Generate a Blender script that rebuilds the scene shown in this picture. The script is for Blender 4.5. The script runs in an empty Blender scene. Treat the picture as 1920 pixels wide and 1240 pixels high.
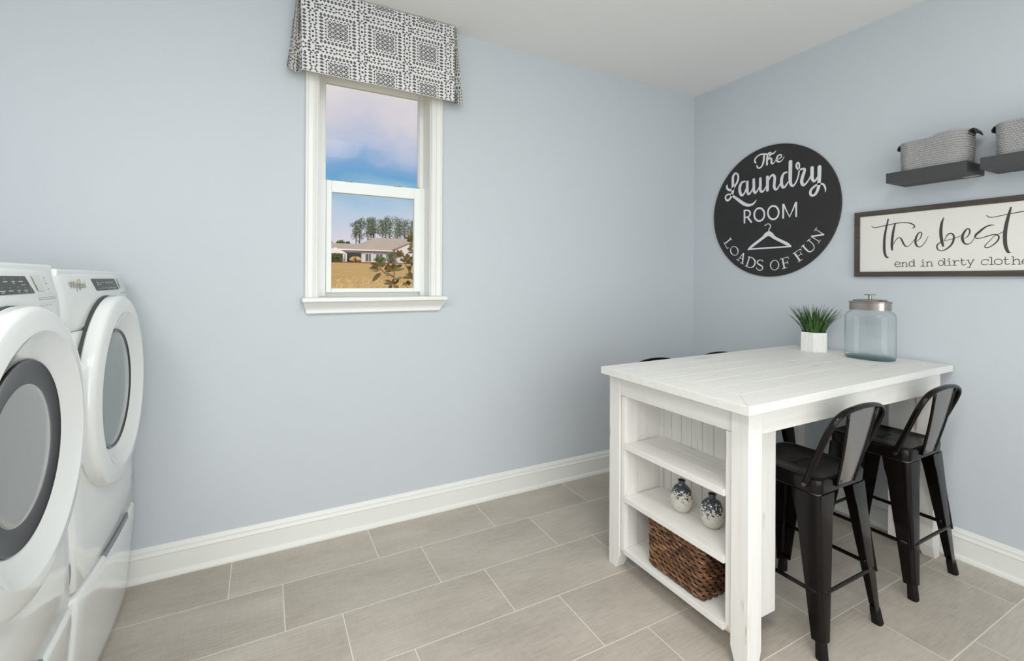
import bpy, bmesh, math, random
from mathutils import Vector, Matrix

# ------------------------------------------------------------------ camera, sky, lights
SC = bpy.context.scene
COL = SC.collection
CAM_H = 1.312
YAW = math.radians(27.86)      # heading, from +Y (towards the window wall) to +X
ROLL = math.radians(0.29)
FPX = 873.7                    # focal length in pixels of a 1920-wide frame

cam_data = bpy.data.cameras.new('camera')
cam_data.sensor_fit = 'HORIZONTAL'
cam_data.sensor_width = 36.0
cam_data.lens = FPX / 1920 * 36.0
cam_data.shift_x = 0.0
cam_data.shift_y = -(620 - 523.8) / 1920
cam_data.clip_start = 0.05
cam_data.clip_end = 600
cam = bpy.data.objects.new('camera', cam_data)
COL.objects.link(cam)
_f = Vector((math.sin(YAW), math.cos(YAW), 0))
_r0 = Vector((math.cos(YAW), -math.sin(YAW), 0))
_u0 = Vector((0, 0, 1))
_r = _r0 * math.cos(ROLL) + _u0 * math.sin(ROLL)
_u = -_r0 * math.sin(ROLL) + _u0 * math.cos(ROLL)
cam.matrix_world = Matrix(((_r.x, _u.x, -_f.x, 0), (_r.y, _u.y, -_f.y, 0), (_r.z, _u.z, -_f.z, CAM_H), (0, 0, 0, 1)))
SC.camera = cam

SC.view_settings.view_transform = 'Standard'
SC.view_settings.look = 'None'
SC.view_settings.gamma = 1.0
SC.view_settings.use_curve_mapping = False
SC.view_settings.exposure = -0.13
try:
    SC.cycles.use_denoising = True
    SC.cycles.max_bounces = 12
    SC.cycles.diffuse_bounces = 6
    SC.cycles.transparent_max_bounces = 24
except Exception:
    pass


def lin(c):
    """sRGB 0-255 triple -> linear rgba"""
    o = []
    for v in c:
        v = v / 255.0
        o.append(v / 12.92 if v <= 0.04045 else ((v + 0.055) / 1.055) ** 2.4)
    return (o[0], o[1], o[2], 1.0)


def make_sky():
    w = bpy.data.worlds.new('sky')
    SC.world = w
    w.use_nodes = True
    nt = w.node_tree
    nt.nodes.clear()
    out = nt.nodes.new('ShaderNodeOutputWorld')
    bg = nt.nodes.new('ShaderNodeBackground')
    tc = nt.nodes.new('ShaderNodeTexCoord')
    sep = nt.nodes.new('ShaderNodeSeparateXYZ')
    nt.links.new(tc.outputs['Generated'], sep.inputs[0])
    ramp = nt.nodes.new('ShaderNodeValToRGB')
    cr = ramp.color_ramp
    stops = [(0.0, (226, 212, 222)), (0.05, (226, 213, 226)), (0.09, (221, 213, 226)), (0.135, (190, 205, 223)), (0.175, (150, 188, 216)),
             (0.205, (116, 167, 208)), (0.235, (130, 171, 212)), (0.27, (184, 193, 220)), (0.32, (218, 209, 218)), (0.40, (232, 221, 221)),
             (0.7, (205, 214, 228))]
    cr.elements[0].position = stops[0][0]
    cr.elements[0].color = lin(stops[0][1])
    cr.elements[1].position = stops[-1][0]
    cr.elements[1].color = lin(stops[-1][1])
    for p, c in stops[1:-1]:
        e = cr.elements.new(p)
        e.color = lin(c)
    nz = nt.nodes.new('ShaderNodeTexNoise')
    nz.inputs['Scale'].default_value = 5.0
    nz.inputs['Detail'].default_value = 6.0
    nz.inputs['Roughness'].default_value = 0.55
    mp = nt.nodes.new('ShaderNodeMapping')
    mp.inputs['Scale'].default_value = (1.0, 1.0, 1.7)
    nt.links.new(tc.outputs['Generated'], mp.inputs[0])
    nt.links.new(mp.outputs[0], nz.inputs['Vector'])
    # clouds disturb the height at which the ramp is read
    m1 = nt.nodes.new('ShaderNodeMath'); m1.operation = 'SUBTRACT'; m1.inputs[1].default_value = 0.5
    nt.links.new(nz.outputs['Fac'], m1.inputs[0])
    m2 = nt.nodes.new('ShaderNodeMath'); m2.operation = 'MULTIPLY'; m2.inputs[1].default_value = 0.9
    nt.links.new(m1.outputs[0], m2.inputs[0])
    m3 = nt.nodes.new('ShaderNodeMath'); m3.operation = 'MULTIPLY'
    nt.links.new(m2.outputs[0], m3.inputs[0]); nt.links.new(sep.outputs['Z'], m3.inputs[1])
    m4 = nt.nodes.new('ShaderNodeMath'); m4.operation = 'ADD'
    nt.links.new(m3.outputs[0], m4.inputs[0]); nt.links.new(sep.outputs['Z'], m4.inputs[1])
    nt.links.new(m4.outputs[0], ramp.inputs[0])
    nt.links.new(ramp.outputs[0], bg.inputs['Color'])
    bg.inputs['Strength'].default_value = 1.08
    nt.links.new(bg.outputs[0], out.inputs['Surface'])


make_sky()


def area_light(name, loc, target, sx, sy, power, color=(1, 1, 1)):
    l = bpy.data.lights.new(name, 'AREA')
    l.shape = 'RECTANGLE'
    l.size = sx
    l.size_y = sy
    l.energy = power
    l.color = color
    o = bpy.data.objects.new(name, l)
    COL.objects.link(o)
    o.location = loc
    o.rotation_euler = (Vector(target) - Vector(loc)).to_track_quat('-Z', 'Y').to_euler()
    return o


sun = bpy.data.lights.new('sun', 'SUN')
sun.energy = 2.4
sun.angle = math.radians(2)
sun.color = (1.0, 0.95, 0.86)
sun_o = bpy.data.objects.new('sun', sun)
COL.objects.link(sun_o)
sun_o.rotation_euler = Vector((0.35, 0.8, -0.55)).to_track_quat('-Z', 'Y').to_euler()

area_light('ceiling_light_main', (0.55, 0.05, 2.70), (0.55, 0.05, 0), 0.7, 0.7, 27, (1.0, 0.985, 0.96))
area_light('ceiling_light_side', (-0.95, -0.1, 2.70), (-0.95, -0.1, 0), 0.6, 0.6, 30, (1.0, 0.985, 0.96))
area_light('rear_fill_light', (0.6, -1.52, 1.35), (0.8, 2.5, 1.25), 3.0, 2.2, 62, (0.97, 0.99, 1.0))  # unseen soft fill added before the rear wall, which has no doorway

# ------------------------------------------------------------------ materials
MATS = {}


def newmat(name):
    m = bpy.data.materials.new(name)
    m.use_nodes = True
    b = m.node_tree.nodes['Principled BSDF']
    MATS[name] = m
    return m, m.node_tree, b


def plain(name, rgb, rough=0.5, metal=0.0, var=0.04, nscale=6.0, bump=0.0, bscale=60.0, coat=0.0, stretch=None, spec=None):
    """procedural base: colour with slight noise variation, optional fine bump"""
    m, nt, b = newmat(name)
    c = lin(rgb)
    tc = nt.nodes.new('ShaderNodeTexCoord')
    src = tc.outputs['Object']
    if stretch:
        mp = nt.nodes.new('ShaderNodeMapping')
        mp.inputs['Scale'].default_value = stretch
        nt.links.new(src, mp.inputs[0])
        src = mp.outputs[0]
    nz = nt.nodes.new('ShaderNodeTexNoise')
    nz.inputs['Scale'].default_value = nscale
    nz.inputs['Detail'].default_value = 5
    nt.links.new(src, nz.inputs['Vector'])
    ramp = nt.nodes.new('ShaderNodeValToRGB')
    ramp.color_ramp.elements[0].position = 0.3
    ramp.color_ramp.elements[1].position = 0.7
    ramp.color_ramp.elements[0].color = (c[0] * (1 - var), c[1] * (1 - var), c[2] * (1 - var), 1)
    ramp.color_ramp.elements[1].color = (min(1, c[0] * (1 + var)), min(1, c[1] * (1 + var)), min(1, c[2] * (1 + var)), 1)
    nt.links.new(nz.outputs['Fac'], ramp.inputs[0])
    nt.links.new(ramp.outputs[0], b.inputs['Base Color'])
    b.inputs['Roughness'].default_value = rough
    b.inputs['Metallic'].default_value = metal
    if spec is not None:
        b.inputs['Specular IOR Level'].default_value = spec
    if coat:
        b.inputs['Coat Weight'].default_value = coat
        b.inputs['Coat Roughness'].default_value = 0.08
    if bump:
        n2 = nt.nodes.new('ShaderNodeTexNoise')
        n2.inputs['Scale'].default_value = bscale
        n2.inputs['Detail'].default_value = 4
        nt.links.new(src, n2.inputs['Vector'])
        bp = nt.nodes.new('ShaderNodeBump')
        bp.inputs['Strength'].default_value = bump
        bp.inputs['Distance'].default_value = 0.01
        nt.links.new(n2.outputs['Fac'], bp.inputs['Height'])
        nt.links.new(bp.outputs[0], b.inputs['Normal'])
    return m


def math_node(nt, op, a, b=None):
    n = nt.nodes.new('ShaderNodeMath')
    n.operation = op
    for i, v in enumerate((a, b)):
        if v is None:
            continue
        if isinstance(v, (int, float)):
            n.inputs[i].default_value = v
        else:
            nt.links.new(v, n.inputs[i])
    return n.outputs[0]


def floor_material():
    m, nt, b = newmat('floor_tile')
    geo = nt.nodes.new('ShaderNodeNewGeometry')
    sep = nt.nodes.new('ShaderNodeSeparateXYZ')
    nt.links.new(geo.outputs['Position'], sep.inputs[0])
    PY, PX, SH = 0.3018, 0.607, 0.2015
    ry = math_node(nt, 'DIVIDE', math_node(nt, 'SUBTRACT', 2.5225, sep.outputs['Y']), PY)
    row = math_node(nt, 'FLOOR', ry)
    fy = math_node(nt, 'SUBTRACT', ry, row)
    x0 = math_node(nt, 'SUBTRACT', math_node(nt, 'ADD', sep.outputs['X'], 0.131 + 0.607 * 20), math_node(nt, 'MULTIPLY', row, SH))
    rx = math_node(nt, 'DIVIDE', x0, PX)
    colm = math_node(nt, 'FLOOR', rx)
    fx = math_node(nt, 'SUBTRACT', rx, colm)
    # distance to the joints in metres
    dy = math_node(nt, 'MULTIPLY', math_node(nt, 'MINIMUM', fy, math_node(nt, 'SUBTRACT', 1.0, fy)), PY)
    dx = math_node(nt, 'MULTIPLY', math_node(nt, 'MINIMUM', fx, math_node(nt, 'SUBTRACT', 1.0, fx)), PX)
    d = math_node(nt, 'MINIMUM', dx, dy)
    grout = math_node(nt, 'LESS_THAN', d, 0.0016)
    # linen-like streaks inside a tile
    cmb = nt.nodes.new('ShaderNodeCombineXYZ')
    nt.links.new(math_node(nt, 'MULTIPLY', sep.outputs['X'], 1.0), cmb.inputs[0])
    nt.links.new(math_node(nt, 'MULTIPLY', sep.outputs['Y'], 1.0), cmb.inputs[1])
    nt.links.new(math_node(nt, 'ADD', math_node(nt, 'MULTIPLY', row, 7.3), math_node(nt, 'MULTIPLY', colm, 3.7)), cmb.inputs[2])

    def noise(sx, sy, scale, det=5):
        mp = nt.nodes.new('ShaderNodeMapping')
        mp.inputs['Scale'].default_value = (sx, sy, 1)
        nt.links.new(cmb.outputs[0], mp.inputs[0])
        n = nt.nodes.new('ShaderNodeTexNoise')
        n.inputs['Scale'].default_value = scale
        n.inputs['Detail'].default_value = det
        nt.links.new(mp.outputs[0], n.inputs['Vector'])
        return n.outputs['Fac']
    n1 = noise(0.12, 1.0, 110)
    n2 = noise(1.0, 0.12, 110)
    n3 = noise(0.6, 1.6, 3.5)
    s = math_node(nt, 'ADD', math_node(nt, 'MULTIPLY', n1, 0.34), math_node(nt, 'MULTIPLY', n2, 0.16))
    s = math_node(nt, 'ADD', s, math_node(nt, 'MULTIPLY', n3, 0.50))
    wn = nt.nodes.new('ShaderNodeTexWhiteNoise')
    cm2 = nt.nodes.new('ShaderNodeCombineXYZ')
    nt.links.new(row, cm2.inputs[0]); nt.links.new(colm, cm2.inputs[1])
    nt.links.new(cm2.outputs[0], wn.inputs['Vector'])
    s = math_node(nt, 'ADD', s, math_node(nt, 'MULTIPLY', math_node(nt, 'SUBTRACT', wn.outputs['Value'], 0.5), 0.06))
    ramp = nt.nodes.new('ShaderNodeValToRGB')
    e = ramp.color_ramp.elements
    e[0].position = 0.36; e[0].color = lin(FLOOR_DARK)
    e[1].position = 0.64; e[1].color = lin(FLOOR_LIGHT)
    nt.links.new(s, ramp.inputs[0])
    mix = nt.nodes.new('ShaderNodeMix'); mix.data_type = 'RGBA'
    nt.links.new(grout, mix.inputs['Factor'])
    nt.links.new(ramp.outputs[0], mix.inputs[6])
    mix.inputs[7].default_value = lin(GROUT)
    nt.links.new(mix.outputs[2], b.inputs['Base Color'])
    b.inputs['Roughness'].default_value = 0.42
    bp = nt.nodes.new('ShaderNodeBump')
    bp.inputs['Strength'].default_value = 0.35
    bp.inputs['Distance'].default_value = 0.002
    hgt = math_node(nt, 'SUBTRACT', math_node(nt, 'MULTIPLY', n1, 0.12), grout)
    nt.links.new(hgt, bp.inputs['Height'])
    nt.links.new(bp.outputs[0], b.inputs['Normal'])
    return m


FLOOR_DARK = (166, 157, 145)
FLOOR_LIGHT = (194, 186, 174)
GROUT = (226, 220, 208)


def glass_material(name, tint, edge, gloss, gloss_rough=0.02):
    """thin clear glass: see-through, greener and shinier where it is met at a slant"""
    m, nt, b = newmat(name)
    nt.nodes.remove(b)
    out = nt.nodes['Material Output']
    lw = nt.nodes.new('ShaderNodeLayerWeight')
    lw.inputs['Blend'].default_value = 0.5
    f2 = math_node(nt, 'POWER', lw.outputs['Facing'], 4.5)
    mix = nt.nodes.new('ShaderNodeMix'); mix.data_type = 'RGBA'
    nt.links.new(f2, mix.inputs['Factor'])
    mix.inputs[6].default_value = lin(tint)
    mix.inputs[7].default_value = lin(edge)
    tr = nt.nodes.new('ShaderNodeBsdfTransparent')
    nt.links.new(mix.outputs[2], tr.inputs[0])
    gl = nt.nodes.new('ShaderNodeBsdfGlossy')
    gl.inputs['Roughness'].default_value = gloss_rough
    f = math_node(nt, 'MULTIPLY', math_node(nt, 'ADD', f2, 0.06), gloss)
    mx = nt.nodes.new('ShaderNodeMixShader')
    nt.links.new(f, mx.inputs[0])
    nt.links.new(tr.outputs[0], mx.inputs[1])
    nt.links.new(gl.outputs[0], mx.inputs[2])
    nt.links.new(mx.outputs[0], out.inputs['Surface'])
    return m


def painted_wood(name, rgb, worn=(196, 166, 132), axis='X', amount=0.64):
    """white brushed paint over wood: grain streaks and small worn spots"""
    m, nt, b = newmat(name)
    tc = nt.nodes.new('ShaderNodeTexCoord')
    st = {'X': (1.2, 22, 22), 'Y': (22, 1.2, 22), 'Z': (22, 22, 1.2)}[axis]
    mp = nt.nodes.new('ShaderNodeMapping'); mp.inputs['Scale'].default_value = st
    nt.links.new(tc.outputs['Object'], mp.inputs[0])
    n = nt.nodes.new('ShaderNodeTexNoise'); n.inputs['Scale'].default_value = 2.2; n.inputs['Detail'].default_value = 7
    nt.links.new(mp.outputs[0], n.inputs['Vector'])
    c = lin(rgb)
    r = nt.nodes.new('ShaderNodeValToRGB')
    r.color_ramp.elements[0].position = 0.3
    r.color_ramp.elements[0].color = (c[0] * 0.93, c[1] * 0.93, c[2] * 0.92, 1)
    r.color_ramp.elements[1].position = 0.65
    r.color_ramp.elements[1].color = c
    nt.links.new(n.outputs['Fac'], r.inputs[0])
    mp2 = nt.nodes.new('ShaderNodeMapping')
    mp2.inputs['Scale'].default_value = {'X': (1.2, 7, 7), 'Y': (7, 1.2, 7), 'Z': (7, 7, 1.2)}[axis]
    nt.links.new(tc.outputs['Object'], mp2.inputs[0])
    n2 = nt.nodes.new('ShaderNodeTexNoise'); n2.inputs['Scale'].default_value = 3.0; n2.inputs['Detail'].default_value = 9
    n2.inputs['Roughness'].default_value = 0.62
    nt.links.new(mp2.outputs[0], n2.inputs['Vector'])
    r2 = nt.nodes.new('ShaderNodeValToRGB')
    r2.color_ramp.elements[0].position = amount
    r2.color_ramp.elements[0].color = (0, 0, 0, 1)
    r2.color_ramp.elements[1].position = amount + 0.05
    r2.color_ramp.elements[1].color = (0.75, 0.75, 0.75, 1)
    nt.links.new(n2.outputs['Fac'], r2.inputs[0])
    mix = nt.nodes.new('ShaderNodeMix'); mix.data_type = 'RGBA'
    nt.links.new(r2.outputs[0], mix.inputs['Factor'])
    nt.links.new(r.outputs[0], mix.inputs[6])
    mix.inputs[7].default_value = lin(worn)
    nt.links.new(mix.outputs[2], b.inputs['Base Color'])
    b.inputs['Roughness'].default_value = 0.5
    bp = nt.nodes.new('ShaderNodeBump'); bp.inputs['Strength'].default_value = 0.25; bp.inputs['Distance'].default_value = 0.004
    nt.links.new(n.outputs['Fac'], bp.inputs['Height'])
    nt.links.new(bp.outputs[0], b.inputs['Normal'])
    return m


def speckled_glaze():
    m, nt, b = newmat('speckled_glaze')
    tc = nt.nodes.new('ShaderNodeTexCoord')
    sep = nt.nodes.new('ShaderNodeSeparateXYZ')
    nt.links.new(tc.outputs['Object'], sep.inputs[0])
    v = nt.nodes.new('ShaderNodeTexVoronoi'); v.inputs['Scale'].default_value = 150
    nt.links.new(tc.outputs['Object'], v.inputs['Vector'])
    n = nt.nodes.new('ShaderNodeTexNoise'); n.inputs['Scale'].default_value = 78; n.inputs['Detail'].default_value = 5
    nt.links.new(tc.outputs['Object'], n.inputs['Vector'])
    # height 0..0.13: dark above, blots thinning towards the middle
    t = math_node(nt, 'DIVIDE', math_node(nt, 'SUBTRACT', sep.outputs['Z'], 0.036), 0.050)
    s = math_node(nt, 'ADD', math_node(nt, 'MULTIPLY', n.outputs['Fac'], 1.5), math_node(nt, 'MULTIPLY', v.outputs['Distance'], -0.55))
    lim = math_node(nt, 'SUBTRACT', 0.80, math_node(nt, 'MULTIPLY', t, 0.42))
    dark = math_node(nt, 'GREATER_THAN', s, lim)
    light = math_node(nt, 'GREATER_THAN', n.outputs['Fac'], 0.60)
    mix = nt.nodes.new('ShaderNodeMix'); mix.data_type = 'RGBA'
    nt.links.new(dark, mix.inputs['Factor'])
    mix.inputs[6].default_value = lin((205, 200, 190))
    m2 = nt.nodes.new('ShaderNodeMix'); m2.data_type = 'RGBA'
    nt.links.new(v.outputs['Distance'], m2.inputs['Factor'])
    m2.inputs[6].default_value = lin((28, 34, 44)); m2.inputs[7].default_value = lin((74, 84, 98))
    nt.links.new(m2.outputs[2], mix.inputs[7])
    nt.links.new(mix.outputs[2], b.inputs['Base Color'])
    b.inputs['Roughness'].default_value = 0.18
    b.inputs['Coat Weight'].default_value = 0.5
    return m


plain('wall_paint', (198, 204, 209), 0.75, var=0.006, nscale=1.5, bump=0.02, bscale=250)
plain('ceiling_paint', (236, 235, 232), 0.85, var=0.008, nscale=1.5, bump=0.03, bscale=200)
plain('trim_white', (232, 233, 228), 0.32, var=0.01, nscale=3)
plain('vinyl_white', (236, 239, 236), 0.35, var=0.008, nscale=3)
floor_material()
glass_material('window_glass', (251, 254, 254), (255, 255, 255), 0.03)
glass_material('jar_base_glass', (208, 222, 223), (150, 172, 174), 0.5)
glass_material('jar_glass', (252, 254, 254), (160, 176, 178), 0.55)
plain('enamel_white', (232, 235, 233), 0.16, var=0.008, nscale=2, coat=0.6)
plain('console_white', (226, 231, 229), 0.3, var=0.008, nscale=2, coat=0.3)
plain('display_grey', (74, 80, 76), 0.4, var=0.04, nscale=8, spec=.25)
plain('display_print', (206, 210, 204), 0.4)
plain('panel_print', (178, 182, 176), 0.4)
plain('button_grey', (214, 217, 208), 0.4)
plain('gap_shade_grey', (70, 72, 72), 0.5)
plain('door_glass_dark', (34, 34, 34), 0.10, var=0.10, nscale=5, spec=.35)
plain('door_glass_grey', (122, 134, 129), 0.10, var=0.06, nscale=3, coat=.3)
plain('door_lens', (142, 145, 143), 0.12, var=0.05, nscale=3, coat=.4)
plain('badge_metal', (150, 146, 138), 0.3, metal=0.8)
plain('badge_gold', (206, 170, 90), 0.3, metal=0.7)
plain('slot_grey', (128, 136, 138), 0.35)
plain('sign_black', (40, 38, 38), 0.55, var=0.06, nscale=5)
plain('sign_white', (222, 222, 224), 0.6)
plain('sign_cream', (224, 222, 216), 0.6, var=0.01, nscale=8)
plain('sign_ink', (66, 62, 58), 0.6)
plain('frame_wood', (74, 66, 58), 0.6, var=0.30, nscale=4, stretch=(3, 1.0, 14), bump=0.2, bscale=20)
plain('shelf_charcoal', (62, 62, 63), 0.5, var=0.05, nscale=6)
plain('sticker', (170, 172, 168), 0.4)
plain('rope_grey', (166, 165, 165), 0.9, var=0.06, nscale=160, bump=0.5, bscale=320)
plain('black_leather', (38, 38, 38), 0.55, var=0.15, nscale=30)
plain('gunmetal', (15, 11, 9), 0.22, metal=0.0, var=0.08, nscale=5, coat=0.16, spec=.16)
plain('gunmetal_splat', (150, 146, 143), 0.30, metal=0.9, var=0.06, nscale=5)
plain('rubber_black', (24, 20, 18), 0.6, spec=.2)
plain('bolt_steel', (90, 88, 84), 0.2, metal=0.9)
plain('hole_shade_black', (10, 9, 8), 0.9)
painted_wood('painted_wood_x', (236, 234, 229), axis='X')
painted_wood('painted_wood_y', (236, 234, 229), axis='Y')
painted_wood('painted_wood_z', (236, 234, 229), axis='Z')
painted_wood('painted_top', (232, 231, 226), worn=(180, 175, 166), axis='X', amount=0.655)
speckled_glaze()
plain('wicker', (118, 80, 53), 0.55, var=0.35, nscale=60, bump=0.3, bscale=200)
plain('wicker_dark', (86, 56, 37), 0.6, var=0.35, nscale=60, bump=0.3, bscale=200)
plain('wicker_light', (148, 107, 72), 0.5, var=0.25, nscale=60, bump=0.3, bscale=200)
plain('wicker_core', (40, 27, 19), 0.8)
plain('pot_white', (234, 233, 230), 0.55, var=0.02, nscale=40, bump=0.3, bscale=160)
plain('leaf_green', (58, 92, 40), 0.45, var=0.5, nscale=34)
plain('soil', (50, 44, 36), 0.9)
plain('brushed_steel', (176, 168, 160), 0.28, metal=1.0, var=0.06, nscale=30, stretch=(1, 1, 12))
plain('fabric_white', (228, 227, 224), 0.9, var=0.02, nscale=120, bump=0.2, bscale=500)
plain('fabric_print', (80, 78, 78), 0.9, var=0.10, nscale=120)
plain('lining_cream', (226, 220, 190), 0.9)
plain('latch_dark', (150, 150, 144), 0.4)
# outside
plain('lawn', (196, 152, 82), 0.95, var=0.22, nscale=0.9, stretch=(0.6, 2.5, 1))
plain('dry_grass', (222, 188, 128), 0.9, var=0.25, nscale=3)
plain('plume', (226, 198, 148), 0.9, var=0.15, nscale=5)
plain('magnolia_leaf', (104, 88, 36), 0.35, var=0.6, nscale=9)
plain('magnolia_stem', (122, 94, 60), 0.8)
plain('house_wall', (226, 218, 218), 0.8, var=0.02, nscale=1)
plain('house_trim', (240, 236, 232), 0.7)
plain('house_roof', (178, 158, 144), 0.9, var=0.10, nscale=1.2)
plain('house_screen', (60, 58, 60), 0.5, var=0.1, nscale=1)
plain('house_glass', (96, 102, 106), 0.2)
plain('pine_leaf', (112, 126, 98), 0.8, var=0.35, nscale=0.4)
plain('pine_bark', (122, 108, 100), 0.9)
plain('bush_green', (104, 116, 56), 0.8, var=0.35, nscale=2)
plain('bush_sage', (120, 122, 96), 0.8, var=0.35, nscale=2)
plain('mulch', (128, 88, 70), 0.95, var=0.25, nscale=3)

# ------------------------------------------------------------------ mesh building


class MB:
    """collects verts and faces (with a material slot each) for ONE mesh object"""

    def __init__(self):
        self.v = []
        self.f = []
        self.m = []

    def add(self, vs, fs, mi=0):
        b = len(self.v)
        self.v += [tuple(p) for p in vs]
        for f in fs:
            self.f.append([b + i for i in f])
            self.m.append(mi)

    def box(self, x0, x1, y0, y1, z0, z1, mi=0):
        vs = [(x0, y0, z0), (x1, y0, z0), (x1, y1, z0), (x0, y1, z0), (x0, y0, z1), (x1, y0, z1), (x1, y1, z1), (x0, y1, z1)]
        self.add(vs, [(0, 3, 2, 1), (4, 5, 6, 7), (0, 1, 5, 4), (1, 2, 6, 5), (2, 3, 7, 6), (3, 0, 4, 7)], mi)

    def hexa(self, q0, q1, mi=0):
        """solid between two quads given counter-clockwise seen from above (q0 below q1)"""
        self.add(list(q0) + list(q1), [(0, 3, 2, 1), (4, 5, 6, 7), (0, 1, 5, 4), (1, 2, 6, 5), (2, 3, 7, 6), (3, 0, 4, 7)], mi)

    def loft(self, rings, closed=True, cap=True, mi=0):
        n = len(rings[0])
        vs = [p for r in rings for p in r]
        fs = []
        for i in range(len(rings) - 1):
            for j in range(n if closed else n - 1):
                k = (j + 1) % n
                fs.append((i * n + j, i * n + k, (i + 1) * n + k, (i + 1) * n + j))
        if cap and closed:
            fs.append(tuple(reversed(range(n))))
            fs.append(tuple((len(rings) - 1) * n + j for j in range(n)))
        self.add(vs, fs, mi)

    def lathe(self, prof, seg=48, axis='Z', c=(0, 0, 0), ex=1.0, ey=1.0, mi=0, cap=False):
        """prof: (radius, height) pairs"""
        rings = []
        for r, h in prof:
            ring = []
            for i in range(seg):
                a = 2 * math.pi * i / seg
                p, q = r * math.cos(a) * ex, r * math.sin(a) * ey
                if axis == 'Z':
                    ring.append((c[0] + p, c[1] + q, c[2] + h))
                elif axis == 'X':
                    ring.append((c[0] + h, c[1] + p, c[2] + q))
                else:
                    ring.append((c[0] + q, c[1] + h, c[2] + p))
            rings.append(ring)
        self.loft(rings, True, cap, mi)

    def tube(self, pts, rad, seg=10, mi=0, flat=1.0, up=(0, 0, 1), cap=True):
        """tube through pts; rad number or list; flat scales the section along the second axis"""
        pts = [Vector(p) for p in pts]
        n = len(pts)
        if not isinstance(rad, (list, tuple)):
            rad = [rad] * n
        rings = []
        prev = None
        for i, p in enumerate(pts):
            t = (pts[min(i + 1, n - 1)] - pts[max(i - 1, 0)])
            if t.length < 1e-9:
                t = Vector((0, 0, 1))
            t.normalize()
            if prev is None:
                a = Vector(up)
                if abs(a.dot(t)) > 0.95:
                    a = Vector((1, 0, 0))
                a = (a - t * a.dot(t)).normalized()
            else:
                a = (prev - t * prev.dot(t))
                a = a.normalized() if a.length > 1e-6 else Vector((1, 0, 0))
            prev = a
            b = t.cross(a)
            rings.append([tuple(p + (a * math.cos(2 * math.pi * k / seg) + b * math.sin(2 * math.pi * k / seg) * flat) * rad[i]) for k in range(seg)])
        self.loft(rings, True, cap, mi)

    def xf(self, fn):
        self.v = [tuple(fn(*p)) for p in self.v]
        return self


def build(name, mb, mats, parent=None, smooth=False, bevel=0.0, bseg=2, loc=None, recalc=True, solid=0.0, subsurf=0):
    me = bpy.data.meshes.new(name)
    me.from_pydata(mb.v, [], mb.f)
    if not isinstance(mats, (list, tuple)):
        mats = [mats]
    for m in mats:
        me.materials.append(MATS[m])
    for p, mi in zip(me.polygons, mb.m):
        p.material_index = mi
        p.use_smooth = bool(smooth)
    me.update()
    if recalc:
        bm = bmesh.new()
        bm.from_mesh(me)
        bmesh.ops.recalc_face_normals(bm, faces=bm.faces)
        bm.to_mesh(me)
        bm.free()
    if smooth and smooth is not True:
        try:
            me.set_sharp_from_angle(angle=math.radians(smooth))
        except Exception:
            pass
    o = bpy.data.objects.new(name, me)
    COL.objects.link(o)
    if parent is not None:
        o.parent = parent
    if loc is not None:
        o.location = loc
    if solid:
        s = o.modifiers.new('thickness', 'SOLIDIFY')
        s.thickness = solid
        s.offset = 0
    if bevel:
        bv = o.modifiers.new('bevel', 'BEVEL')
        bv.width = bevel
        bv.segments = bseg
        bv.limit_method = 'ANGLE'
        bv.angle_limit = math.radians(40)
    if subsurf:
        ss = o.modifiers.new('smooth', 'SUBSURF')
        ss.levels = subsurf
        ss.render_levels = subsurf
    return o


def tag(o, label, cat, group=None, kind=None):
    o['label'] = label
    o['category'] = cat
    if group:
        o['group'] = group
    if kind:
        o['kind'] = kind
    return o


def thing(name, label, cat, loc=(0, 0, 0), rz=0.0, group=None):
    o = bpy.data.objects.new(name, None)
    o.empty_display_size = 0.1
    COL.objects.link(o)
    o.location = loc
    o.rotation_euler = (0, 0, rz)
    tag(o, label, cat, group)
    return o


def structure(o):
    o['kind'] = 'structure'
    return o


def dup(root, loc, rz=None, label=None, group=None):
    r = root.copy()
    COL.objects.link(r)
    r.location = loc
    if rz is not None:
        r.rotation_euler = (0, 0, rz)
    if label:
        r['label'] = label
    if group:
        r['group'] = group
    for ch in list(root.children):
        c = ch.copy()
        COL.objects.link(c)
        c.parent = r
        for g in list(ch.children):
            d = g.copy()
            COL.objects.link(d)
            d.parent = c
    return r


def spline(pts, per=6):
    """Catmull-Rom through points of any dimension"""
    n = len(pts)
    out = []
    for i in range(n - 1):
        p0 = pts[max(i - 1, 0)]; p1 = pts[i]; p2 = pts[i + 1]; p3 = pts[min(i + 2, n - 1)]
        for k in range(per):
            t = k / per
            out.append(tuple(0.5 * ((2 * b) + (-a + c) * t + (2 * a - 5 * b + 4 * c - d) * t * t + (-a + 3 * b - 3 * c + d) * t ** 3)
                             for a, b, c, d in zip(p0, p1, p2, p3)))
    out.append(tuple(pts[-1]))
    return out


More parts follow.
